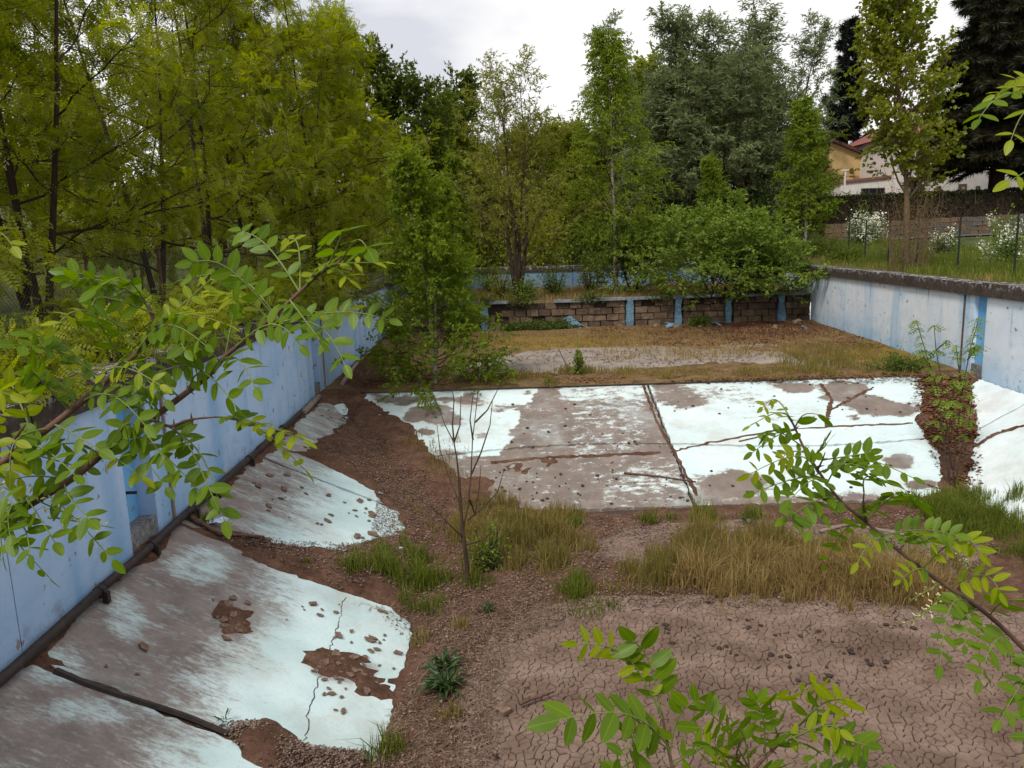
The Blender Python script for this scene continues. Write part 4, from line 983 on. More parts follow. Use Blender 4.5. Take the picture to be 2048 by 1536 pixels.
def conifers():
    r = np.random.default_rng(90)
    def spruce(seed, h, w, lm, nb, name, drop=-.06, t0=.05, nd=.42):
        r = np.random.default_rng(seed); T = MB(); B_ = MB(); LP = []; LD = []; LC = []
        T.tube([(0, 0, -.2), (0, 0, h*.5), (0, 0, h)], (h*.022, h*.014, .02), 8)
        for i in range(nb):
            t = t0+(1-t0)*((i+.5)/nb)**.9; z = t*h; az = i*2.4+r.uniform(-.3, .3); ln = w*(1-t)**.8*r.uniform(.7 if drop < 0 else .4, 1.12 if drop < 0 else 1.3)+.25
            p1 = limb((0, 0, z), (math.cos(az), math.sin(az), .18), ln, 7, r, .05, drop); B_.tube(p1, np.linspace(.05, .012, 8), 4); c = r.uniform()
            ns = int(5+ln*4)
            for j in range(ns):
                s = .12+.88*(j+r.uniform())/ns; fj = min(s, .99)*7; q = int(fj); pp = p1[q]+(p1[q+1]-p1[q])*(fj-q)
                for sg in (-1, 1):
                    d = perp(p1[q+1]-p1[q], (0 if sg > 0 else math.pi)+r.uniform(-.35, .35), .95, r); l2 = (.25+.38*ln*(1-s))*r.uniform(.6, 1.1); p2 = limb(pp, d, l2, 3, r, .06, -.07)
                    n = int(6+l2*13); tt = r.uniform(0, 3, n); qi = np.minimum(tt.astype(int), 2); LP.append(p2[qi]+(p2[qi+1]-p2[qi])*(tt-qi)[:, None]); LD.append(p2[qi+1]-p2[qi]); LC.append(np.full(n, c))
        LP = np.concatenate(LP); LD = np.concatenate(LD); LC = np.concatenate(LC); V, f = scatter(LP, LD, nd*r.uniform(.6, 1.3, len(LP)), NED, r, .3, .35, .5)
        parts = [('trunk', T.mesh('trunk', True), M['bark_dark']), ('branches', B_.mesh('branches'), M['bark_dark']), ('crown', mesh_np('crown', V, [f], {'tint': np.repeat(np.clip(LC*.7+.3*r.uniform(size=len(LP)), 0, 1), len(NED[0]))}), lm)]
        for _, me, m in parts: me.materials.append(m)
        return name, parts
    sp = spruce(91, 18, 5.6, LM['spruce'], 150, 'dark_spruce', t0=.17)
    p = atd(1990, 400, 47); plant(sp, (p[0], 47, 3.3), 'huge nearly black spruce in front of the white house', sc=(1.2, 1.2, 1.0))
    pn = spruce(92, 15.5, 3.6, LM['pine'], 38, 'black_pine', drop=.12, t0=.22, nd=.55)
    p = atd(1690, 300, 66); plant(pn, (p[0], 66, 4.4), 'dark pine with upswept clumps behind the ochre house')
conifers()
def woods():
    protos = []
    for i, (lm, h, w, nm) in enumerate(((LM['bright'], 9, 4.2, 'broadleaf_tree'), (LM['dark'], 11, 5.2, 'oak_tree'), (LM['willow'], 8, 3.6, 'hazel_tree'))):
        protos.append(make_tree(nm, M['bark_dark'], lm, SIM, .24, 110+i, droop=.1, spread=.9, up=.5, h=h, r0=.22, t0=.12, n1=46, ang1=(1.2, .4), len1=lambda t, w=w: w*(1-.55*t**1.5), up1=.06, n2=8, k2=.5, n3=4, l3=.7, leaves=15, twig_r=.012, stems=2, forkspread=.12))
    rows = [  # px u, distance, proto, target top v, label
     (800, 52, 1, 95, 'large dark oak rising behind the locust trees'),
     (880, 60, 1, 150, 'dark oak at the right shoulder of the large oak'),
     (960, 58, 0, 255, 'light green tree behind the tall willow, next to the oaks'),
     (1060, 62, 0, 235, 'light green tree straight behind the tall willow crown'),
     (1130, 66, 2, 250, 'yellowish tree in the gap between tall willow and tall birch'),
     (1195, 62, 0, 240, 'bright tree at the left flank of the tall birch'),
     (1290, 60, 0, 110, 'round bright tree behind the tall birch top'),
     (1370, 62, 0, 100, 'bright crowned tree between tall birch and silvery willow'),
     (1480, 64, 2, 150, 'tree standing behind the silvery willow crown'),
     (1590, 62, 1, 230, 'dark tree behind the birch near the ochre house'),
     (700, 48, 0, 180, 'light tree showing through the locust grove edge'),
     (930, 44, 2, 330, 'low hazel behind the bushy birch'),
     (1130, 45, 2, 360, 'low hazel behind the far end wall between tall willow and tall birch'),
     (1000, 47, 0, 350, 'low leafy tree just beyond the far end wall'),
     (1330, 46, 1, 330, 'dark low tree behind the sallow bushes'),
     (1560, 47, 1, 330, 'dark low tree at the foot of the silvery willow'),
     (1790, 90, 0, 235, 'green tree behind the ochre house roof'),
     (1740, 84, 1, 285, 'dark tree right behind the ochre house')]
    hs = (9.0, 11.0, 8.0)
    for i, (u, y, k, vt, lab) in enumerate(rows):
        b = atd(u, 480, y); x = b[0]; gz = float(G(x, y)); top = atd(u, vt, y)[2]; s = (top-gz)/hs[k]*.9
        plant(protos[k], (x, y, gz-.05), lab, group='trees beyond the pool', rz=i*1.7, sc=(max(.75, min(s, 1.3)), max(.75, min(s, 1.3)), s))
    # meadow edge trees far left
    for i, (x, y, k, s, lab) in enumerate(((-32, 44, 0, 1.1, 'light tree on the meadow rise behind the locust grove'), (-22, 40, 2, 1.0, 'hazel on the meadow edge behind the locust grove'), (-40, 34, 1, 1.0, 'dark oak on the meadow rise'), (-18, 50, 0, 1.2, 'light tree behind the high crowned locust'))):
        plant(protos[k], onground(x, y), lab, group='trees beyond the pool', rz=i, sc=s)
woods()
# ------------------------------------------------------------------ low growth
def bush(name, loc, R_, lm, n, size, seed, label, cat='shrub', group=None, blossom=0, tm=SIM):
    r = np.random.default_rng(seed); o = empty(name, loc, label, cat, group); mb = MB(); LP = []; C = []
    for i in range(26):
        d = nrm(np.array((r.normal(), r.normal(), abs(r.normal())*1.1+.25))); tip = d*np.array(R_)*r.uniform(.6, 1.05); pts = np.array([(0, 0, -.05), tip*.35+r.normal(size=3)*.03, tip*.7+r.normal(size=3)*.05, tip]); mb.tube(pts, (.02, .014, .009, .004), 4)
        m = n//26; t = r.uniform(.35, 1.05, m)[:, None]; q = tip*t+r.normal(size=(m, 3))*np.array(R_)*.13; LP.append(q); C.append(np.full(m, r.uniform()))
    LP = np.concatenate(LP); C = np.concatenate(C); k = LP[:, 2] > .02; LP = LP[k]; C = C[k]
    obj('stems', mb.mesh('stems'), M['bark'], o)
    V, f = scatter(LP, LP-np.array((0, 0, R_[2]*.3)), size*r.uniform(.6, 1.3, len(LP)), tm, r, .1, .8, .5); obj('leaves', mesh_np('leaves', V, [f], {'tint': np.repeat(np.clip(C*.7+.3*r.uniform(size=len(LP)), 0, 1), len(tm[0]))}), lm, o)
    if blossom:
        cc = LP[r.choice(len(LP), blossom)]; cc = cc*1.04; B_ = np.concatenate([c+r.normal(size=(40, 3))*np.array((.10, .10, .13)) for c in cc]); V, f = scatter(B_, r.normal(size=(len(B_), 3)), r.uniform(.05, .09, len(B_)), RND, r, 0, 1, .4)
        obj('blossom', mesh_np('blossom', V, [f], {'tint': r.uniform(size=len(V))}), LM['blossom'], o)
    return o
def shrubs():
    labs = ('leafy thicket under the oaks beyond the far end wall', 'thicket behind the far end wall left of the tall willow', 'thicket directly behind the tall willow stems', 'yellow green thicket between tall willow and tall birch', 'thicket behind the tall birch stem', 'thicket behind the small sallow bush', 'dark thicket behind the broad sallow bush', 'thicket at the corner beyond the broad sallow', 'tall thicket at the left end of the far end wall')
    for i, x in enumerate((-7.5, -4, -1.2, 1.6, 4.4, 7.2, 10, 12.6, -5.6)):
        bush('thicket', onground(x, 39.5+1.5*(i % 3)), (2.0, 1.4, 2.6+.7*(i % 2)), (LM['bright'], LM['shrub'], LM['willow'])[i % 3], 3400, .16, 200+i, labs[i], 'thicket')
    labs = ('low growth on the upper floor beside the tall willow', 'low growth on the upper floor left of the tall willow', 'young growth on the upper floor between tall willow and tall birch', 'young growth on the upper floor at the tall birch', 'young growth on the upper floor behind the hole in the block wall', 'thin growth in front of the far end wall', 'growth on the upper floor by the pale end wall')
    for i, (x, y, h) in enumerate(((-.3, 31.2, 1.5), (-2.2, 31.5, 1.6), (1.9, 31.8, 1.7), (3.5, 33.6, 1.9), (.6, 30.0, 1.0), (-.9, 35.5, 2.0), (9.9, 31.6, 1.7))):
        bush('young_growth', (x, y, 1.0), (.8, .7, h), (LM['willow'], LM['sallow'], LM['birch'])[i % 3], 1000, .10, 220+i, labs[i], 'shrub')
    p = atd(1722, 500, 36); bush('white_lilac', (p[0], 36, float(G(p[0], 36))), (1.05, .9, 1.9), LM['shrub'], 3000, .09, 1, 'large shrub covered in white blossom beside the fine leaved birch', blossom=44)
    p = atd(1890, 500, 31); bush('white_lilac', (p[0], 31, float(G(p[0], 31))), (.7, .7, 1.0), LM['shrub'], 1200, .08, 2, 'small sparse white flowering shrub in front of the stone wall', blossom=12)
    p = atd(2010, 520, 25); bush('white_lilac', (p[0], 25, float(G(p[0], 25))), (.85, .8, 1.65), LM['sallow'], 2400, .09, 3, 'light green white flowering shrub beside the leaning fence strut', blossom=26)
    for i, (u, v, y, R_, lab) in enumerate(((1650, 500, 33, (1.3, .9, 1.0), 'dark shrub at the foot of the fine leaved birch'), (1690, 520, 30.5, (.8, .6, .6), 'low dark shrub against the wire fence'))):
        p = atd(u, v, y); bush('verge_shrub', (p[0], y, float(G(p[0], y))), R_, LM['dark'], 1800, .1, 10+i, lab)
    # greenery at the foot of the block wall
    for i, (u, v, R_) in enumerate(((1060, 655, (.8, .35, .5)), (1110, 655, (.7, .3, .45)), (1020, 655, (.5, .3, .35)), (1400, 655, (.5, .3, .45)))):
        p = at(u, v, 0); bush('nettle_patch', (p[0], min(p[1], YD-.4), 0), R_, LM['shrub'], 800, .09, 30+i, ('leafy green patch under the hole in the block wall', 'leafy green patch beside the large pale blue plate', 'small leafy patch right of the first blue pier', 'leafy green patch in front of the third blue pier')[i], 'weeds')
    labs = ('ivy like growth trailing over the block wall cap by the first blue pier', 'growth trailing from the hole in the block wall', 'growth trailing over the cap left of the second blue pier', 'growth trailing over the cap between second and third blue piers', 'growth trailing over the cap by the fourth blue pier', 'dark growth trailing over the locust end of the block wall')
    for i, x in enumerate((-1.0, .5, 3.0, 5.6, 8.3, -2.6)): bush('trailing_growth', (x, YD-.02, .95), (.8, .35, .45), (LM['shrub'], LM['dark'])[i % 2], 500, .08, 260+i, labs[i], 'weeds')
    p = at(790, 640, 0); bush('nettle_patch', (-4.0, 27.3, 0), (.7, .6, .9), LM['weed'], 1200, .1, 39, 'dark weeds in the corner of blue wall and block wall', 'weeds')
    p = at(1850, 740, 0); bush('verge_shrub', (8.9, 17.5, 0), (.95, .5, .5), LM['shrub'], 2200, .06, 40, 'low round green shrub where pale wall meets the front slope', 'shrub')
    p = at(1157, 752, 0); bush('mullein_plant', (p[0], p[1], 0), (.12, .12, .72), LM['sallow'], 420, .08, 41, 'single upright light green plant on the shallow edge', 'plant')
    for i, (x, y, R_) in enumerate(((-5.6, 8.3, (.9, .8, .7)), (-5.8, 10.8, (.9, .8, .8)), (-5.5, 13.6, (.8, .8, .7)), (-5.7, 17.0, (.9, .9, .8)), (-5.9, 21, (1., 1., .8)), (-6.8, 7.0, (.9, .9, .8)))):
        bush('undergrowth', onground(x, y), R_, LM['locust'], 900, .12, 60+i, ('dark leafy sucker growth on the wall top beside the double stemmed locust', 'sucker growth behind the wall top below the wire mesh', 'sucker growth beside the locust over the middle wall', 'sucker growth above the deep blue niche', 'sucker growth on the wall top above the thick pale pole', 'sucker growth on the bank at the start of the mesh fence')[i], 'undergrowth', tm=PIN)
    labs = ('locust suckers hanging over the blue wall by the first niche', 'locust suckers hanging over the blue wall past the first niche', 'locust suckers draped on the middle of the blue wall', 'locust suckers draped near the second niche', 'locust suckers draped above the second niche', 'locust suckers hanging above the thick pale pole', 'locust suckers hanging over the far part of the blue wall', 'locust suckers hanging at the near start of the blue wall')
    for i, (y, k) in enumerate(((8.6, .8), (10.3, .9), (12.4, 1.1), (14.6, 1.1), (16.8, 1.1), (19.4, 1.2), (22.6, 1.3), (6.6, .8))):
        bush('locust_suckers', (float(XL(y))-.35, y, 2.0), (1.0*k, 1.1*k, .75*k), LM['locust'], 900, .15, 240+i, labs[i], 'suckers', tm=PIN)
shrubs()
# ------------------------------------------------------------------ grasses
def blades(Pp, hgt, r, lean=.35, w=.008):
    N = len(Pp); a = r.uniform(0, 6.28, N); ld = np.stack([np.cos(a), np.sin(a), np.zeros(N)], -1); b = r.uniform(0, 6.28, N); wd = np.stack([np.cos(b), np.sin(b), np.zeros(N)], -1)*w
    l = np.abs(r.normal(0, lean, N))[:, None]; h = hgt[:, None]; up = np.array((0, 0, 1.))
    m = Pp+up*h*.55+ld*h*l*.3; t = Pp+up*h*(1-.25*l)+ld*h*l
    V = np.stack([Pp-wd, Pp+wd, m-wd*.7, m+wd*.7, t], 1).reshape(-1, 3); k = np.arange(N)*5
    return V, [np.stack([k, k+1, k+3, k+2], -1), np.stack([k+2, k+3, k+4], -1)]
def sample(poly, n, r):
    P_ = np.array(poly); lo, hi = P_.min(0), P_.max(0); out = np.zeros((0, 2))
    while len(out) < n:
        q = r.uniform(lo, hi, (n*2, 2)); out = np.concatenate([out, q[inpoly(q[:, 0], q[:, 1], poly)]])
    return out[:n]
def grass_field(name, poly, n, h, lm, seed, label, zf, patch=.35, lean=.4, w=.008, cl=1.2):
    r = np.random.default_rng(seed); A = np.array(poly); lo, hi = A.min(0)-.5, A.max(0)+.5
    q = r.uniform(lo, hi, (int(n*1.5), 2)); sdq = -sdist(q[:, 0], q[:, 1], poly); sc_ = min(1., (hi-lo).min()/2.5)
    d = fbm(q[:, 0], q[:, 1], cl, seed); c2 = fbm(q[:, 0], q[:, 1], 4.5, seed+3, 2)
    edge_ = sm(-.3*sc_, .45*sc_, sdq+sc_*(1.3*(d-.5)+.6*(c2-.5))); k = (r.uniform(size=len(q)) < edge_*(.15+1.5*c2)) & (d > patch-.08)
    if zf is soil_z: k &= (q[:, 0] > XL(q[:, 1])+.1) & (q[:, 0] < XR(q[:, 1])-.1)
    q = q[k]; d = d[k]; edge_ = edge_[k]; c2 = c2[k]
    P_ = np.column_stack([q, zf(q[:, 0], q[:, 1])-.01]); hh = .85*h*r.uniform(.3, 1.25, len(q))*(.35+1.2*c2)*(.3+.7*edge_)*(.65+.8*(d-patch))
    V, f = blades(P_, hh, r, lean, w); t = np.clip(.55*fbm(q[:, 0], q[:, 1], .9, seed+9)+.6*r.uniform(size=len(q))-.1, 0, 1)
    o = obj(name, mesh_np(name, V, f, {'tint': np.repeat(t, 5)}), lm); tag(o, label, 'grass', kind='stuff'); return o
def grasses():
    z = soil_z; zs = lambda x, y: np.zeros_like(x)+.02
    W = wpoly
    grass_field('dry_grass', W([(1240, 1180), (1420, 1225), (1640, 1232), (1860, 1210), (1850, 1165), (1600, 1120), (1420, 1100), (1330, 1130)]), 26000, .58, LM['drygrass'], 1, 'tall straw coloured grass band across the mud', z, .2, .5, .006)
    grass_field('dry_grass', W([(1200, 1185), (1260, 1195), (1420, 1180), (1500, 1130), (1420, 1095), (1320, 1110)]), 8000, .48, LM['mixgrass'], 2, 'green and straw grass at the end of the straw band', z, .2, .3, .006)
    grass_field('dry_grass', W([(1420, 1120), (1620, 1130), (1850, 1165), (1840, 1130), (1640, 1085), (1420, 1080)]), 12000, .48, LM['mixgrass'], 3, 'greenish grass on the far side of the straw band', z, .2, .35, .006)
    grass_field('dry_grass', W([(870, 1060), (930, 1140), (1130, 1150), (1185, 1110), (1150, 1040), (1000, 1010), (900, 1020)]), 17000, .42, LM['mixgrass'], 4, 'brownish grass patch behind the bare sapling', z, .25, .35, .006)
    grass_field('green_grass', W([(740, 1110), (800, 1210), (900, 1220), (920, 1180), (880, 1120), (800, 1090)]), 11000, .52, LM['greengrass'], 5, 'lush green grass clump beside the bare sapling', z, .2, .45, .006)
    grass_field('green_grass', W([(1085, 1195), (1110, 1225), (1190, 1220), (1200, 1185), (1150, 1170)]), 7000, .4, LM['greengrass'], 6, 'dense green grass tuft at the edge of the cracked mud', z, .1, .4, .006)
    grass_field('green_grass', W([(1850, 1020), (1900, 1090), (2000, 1120), (2120, 1200), (2120, 1090), (2000, 1030), (1930, 1000)]), 16000, .4, LM['greengrass'], 7, 'green grass at the toe of the right white slope', z, .2, .4, .006)
    grass_field('green_grass', W([(790, 870), (860, 980), (930, 1010), (975, 1000), (930, 950), (870, 900)]), 2400, .22, LM['mixgrass'], 8, 'sparse grass in the valley between side and front slope', z, .42, .4, .006)
    for i, (u0, v0, u1, v1, n, h, m_, lab) in enumerate(((930, 742, 1840, 768, 17000, .30, 'mixgrass', 'dry grass fringe along the top of the front slope'), (940, 668, 1290, 700, 12000, .2, 'drygrass', 'yellow dry grass carpet on the shallow floor by the block wall'), (1200, 660, 1720, 722, 12000, .22, 'drygrass', 'thin straw grass on the shallow floor'), (1560, 690, 1860, 750, 9000, .26, 'mixgrass', 'grass on the shallow floor by the pale wall'), (720, 690, 960, 760, 2600, .14, 'drygrass', 'dry grass under the bushy birch'))):
        q = [tuple(at(u, v, 0)[:2]) for u, v in ((u0, v1), (u1, v1-6), (u1, v0), (u0, v0))]
        q = [(min(max(x, float(XL(y))+.05), float(XR(y))-.05), max(y, YF-.05)) for x, y in q]
        grass_field('dry_grass', q, n, h, LM[m_], 20+i, lab, zs, .42 if i in (0, 2) else .3, .45, .008, 1.0)
    grass_field('dry_grass', [(-4.4, YD+.4), (11.2, YD+.4), (11.8, YE-.1), (-4.6, YE-.1)], 12000, .38, LM['drygrass'], 30, 'dry grass covering the upper floor behind the block wall', lambda x, y: 1.0+0*x, .35, .45, .011)
    def gz(x, y): return G(x, y)
    grass_field('verge_grass', [(11.0, 16), (11.6, 23), (12.6, 34), (13.6, 37), (17, 37.5), (20, 30), (16, 17)], 26000, .42, LM['greengrass'], 31, 'rough green grass on the verge below the wire fence', gz, .3, .45, .010, .6)
    grass_field('dry_grass', [(10.65, 14), (11.3, 20), (12.4, 33), (12.9, 33), (11.9, 20), (11.3, 14)], 5200, .30, LM['drygrass'], 32, 'straw grass along the mossy coping of the pale wall', gz, .35, .4, .009, .8)
    grass_field('verge_grass', [(-4.9, 4), (-5.0, 28), (-7.5, 28), (-8.5, 4)], 9000, .22, LM['mixgrass'], 33, 'grass on the bank above the blue wall', gz, .35, .4, .009, .8)
    # single tufts
    r = np.random.default_rng(77)
    T = [(705, 1150, .34, 130, 'greengrass', 'upright green tuft on soil below the middle side slab'), (1295, 1052, .3, 90, 'greengrass', 'small green tuft in front of the bare front slabs'), (1408, 1050, .42, 170, 'greengrass', 'tall green tuft below the long slab joint'), (1505, 1045, .3, 110, 'greengrass', 'green tuft in front of the white front slab'), (1150, 1060, .24, 110, 'greengrass', 'low green tuft behind the brownish grass patch'), (1340, 1048, .2, 60, 'greengrass', 'tiny tuft beside the tall green tuft'), (920, 1268, .2, 50, 'mixgrass', 'thin tuft on straw covered soil below the green clump'), (845, 1290, .24, 45, 'mixgrass', 'thin tuft at the lower corner of the cracked side slab'), (900, 1448, .18, 70, 'mixgrass', 'small tuft below the dark dock plant'), (775, 1520, .3, 110, 'greengrass', 'tuft at the bottom corner of the cracked side slab'), (615, 1135, .08, 40, 'greengrass', 'tiny yellow green seedling on the soil filled joint'), (640, 985+48, .0, 0, '', ''), (410, 1046, .2, 60, 'greengrass', 'tuft growing from the joint at the foot of the blue wall'), (1100, 770, .25, 120, 'greengrass', 'green tuft at the top edge of the front slope beside the upright plant'), (960, 1118, .3, 110, 'greengrass', 'dark green tuft right behind the bare sapling')]
    for u, v, h, n, m_, lab in T:
        if not n: continue
        p = hit(u, v); rad = h*.28; q = r.normal(size=(n, 2))*rad; P_ = np.column_stack([q, np.zeros(n)]); V, f = blades(P_, h*r.uniform(.5, 1.1, n), r, .5, .006)
        o = obj('grass_tuft', mesh_np('grass_tuft', V, f, {'tint': np.repeat(r.uniform(size=n), 5)}), LM[m_]); o.location = (p[0], p[1], float(soil_z(p[0], p[1]))-.005); tag(o, lab, 'grass tuft', 'grass tufts in the basin')
    # dock plants: rosettes of long leaves
    tl = simple_template(.26, .05)
    for u, v, h, n, lab in ((888, 1395, .27, 60, 'large dark green dock plant on the straw covered soil'), (893, 1350, .22, 40, 'upright dark dock plant just behind the large dock'), (975, 1238, .16, 26, 'low dark rosette weed between bare sapling and cracked mud'), (440, 1445, .08, 14, 'small weed in the rotten timber joint'), (1500, 1058, .2, 14, 'dandelion weed behind the straw grass band')):
        p = hit(u, v); r2 = np.random.default_rng(u); a = r2.uniform(0, 6.28, n); D = np.stack([np.cos(a), np.sin(a), r2.uniform(.15, 1.4, n)], -1); root = empty('dock_plant', (p[0], p[1], float(soil_z(p[0], p[1]))), lab, 'weed')
        TV, TF = tl; sub = np.array([(0, 0, 0), (.3, .06, .02), (.3, -.06, .02), (.65, .085, .0), (.65, -.085, .0), (1, 0, -.32), (.3, 0, -.02), (.65, 0, -.05)]); sf = np.array([(0, 6, 1, 0), ])
        tt = (sub, np.array([(0, 2, 6), (0, 6, 1), (6, 2, 4), (6, 4, 7), (1, 6, 7), (1, 7, 3), (7, 4, 5), (3, 7, 5)]))
        V, f = scatter(np.zeros((n, 3))+r2.normal(size=(n, 3))*np.array((.03, .03, 0))+np.array((0, 0, .02)), D, h*r2.uniform(.7, 1.2, n), tt, r2, 0, .15, .7)
        obj('leaves', mesh_np('leaves', V, [f], {'tint': np.repeat(r2.uniform(size=n), 8)}), LM['weed'], root)
    # leaf litter and straw
    def litter(name, poly, n, size, lm, seed, label, zf, tm=RND, px=True):
        r = np.random.default_rng(seed); q = sample(poly, n, r); d = fbm(q[:, 0], q[:, 1], 1.5, seed); q = q[d > .3]
        P_ = np.column_stack([q, zf(q[:, 0], q[:, 1])+r.uniform(.004, .025, len(q))]); a = r.uniform(0, 6.28, len(q)); D = np.stack([np.cos(a), np.sin(a), 0*a], -1)
        V, f = scatter(P_, D, size*r.uniform(.5, 1.2, len(q)), tm, r, 0, .25, .85); tag(obj(name, mesh_np(name, V, [f], {'tint': np.repeat(r.uniform(size=len(q)), len(tm[0]))}), lm), label, 'leaf litter', kind='stuff')
    sf_ = lambda x, y: soil_z(x, y)
    litter('leaf_litter', W([(1828, 752), (1848, 800), (1840, 850), (1885, 930), (1900, 1010), (1935, 1005), (1950, 930), (1955, 860), (1930, 760)]), 4200, .075, LM['litter'], 1, 'red brown dead leaves filling the valley beside the right white slope', sf_)
    litter('leaf_litter', W([(1820, 760), (1835, 850), (1870, 930), (1890, 1000), (1910, 1010), (1965, 1000), (1962, 860), (1940, 760)]), 1200, .07, LM['litter'], 6, 'stray dead leaves at the edges of the leaf filled valley', sf_)
    q = [tuple(at(u, v, 0)[:2]) for u, v in ((1180, 690), (1820, 700), (1620, 645), (1180, 655))]
    litter('leaf_litter', [(min(x, 11.0), min(y, YD-.1)) for x, y in q], 9000, .09, LM['litter'], 2, 'dead leaves on the shallow floor below the sallow bush', lambda x, y: np.zeros_like(x)+.03)
    q = [tuple(at(u, v, 0)[:2]) for u, v in ((690, 778), (1850, 757), (1840, 744), (720, 750))]
    litter('leaf_litter', q, 7000, .075, LM['litter'], 3, 'dead leaves along the upper lip of the front slope', lambda x, y: np.zeros_like(x)+.02)
    q = [tuple(at(u, v, 0)[:2]) for u, v in ((690, 770), (800, 770), (870, 690), (790, 690))]
    litter('leaf_litter', [(max(x, float(XL(y))+.05), y) for x, y in q], 1500, .08, LM['litter'], 4, 'dead leaves in the corner below the bushy birch', lambda x, y: np.zeros_like(x)+.03)
    q = [tuple(at(u, v, 0)[:2]) for u, v in ((1000, 735), (1500, 735), (1540, 700), (1080, 700))]
    litter('leaf_litter', q, 700, .08, LM['litter'], 5, 'scattered dead leaves on the bare shallow concrete', lambda x, y: np.zeros_like(x)+.008)
    st = simple_template(.05, .01); straw = leafmat('straw', (.10, .062, .046), (.25, .175, .13), .1)
    litter('straw_litter', W([(700, 1200), (830, 1250), (850, 1300), (760, 1500), (700, 1640), (1000, 1640), (985, 1420), (1020, 1310), (1120, 1240), (1080, 1180), (900, 1220)]), 6500, .14, straw, 7, 'pale straw scattered over the brown soil', sf_, st)
    litter('straw_litter', W([(690, 820), (860, 1000), (830, 1130), (760, 1120), (810, 1050), (740, 960), (650, 910), (700, 840)]), 3000, .13, straw, 8, 'straw on the soil valley beside the side slabs', sf_, st)
    crumb = leafmat('soil_crumb', (.045, .028, .022), (.24, .165, .13), .0)
    litter('soil_crumbs', W([(690, 810), (860, 960), (990, 1030), (1240, 1040), (1900, 1030), (2000, 1110), (1850, 1220), (1450, 1225), (1180, 1225), (1000, 1310), (985, 1640), (700, 1640), (760, 1500), (840, 1290), (700, 1190), (430, 1075), (760, 1090), (800, 1000), (640, 910)]), 26000, .035, crumb, 12, 'crumbs and flakes strewn over the brown soil', sf_, RND)
    litter('straw_litter', W([(900, 1010), (1180, 1050), (1240, 1130), (1150, 1180), (960, 1200), (880, 1100)]), 4000, .13, straw, 13, 'straw lying between the brownish grass and the green tuft', sf_, st)
    litter('bark_crumbs', W([(440, 1085), (700, 1110), (800, 1080), (830, 1000), (760, 960), (740, 1080), (560, 1115)]), 3000, .026, crumb, 9, 'brown crumbs on the soil joint between side slabs', sf_, RND)
    litter('bark_crumbs', W([(430, 1440), (520, 1445), (620, 1495), (740, 1505), (720, 1560), (560, 1560), (460, 1480)]), 3200, .026, crumb, 10, 'brown crumbs on the soil at the foot of the rotten timber joint', sf_, RND)
grasses()
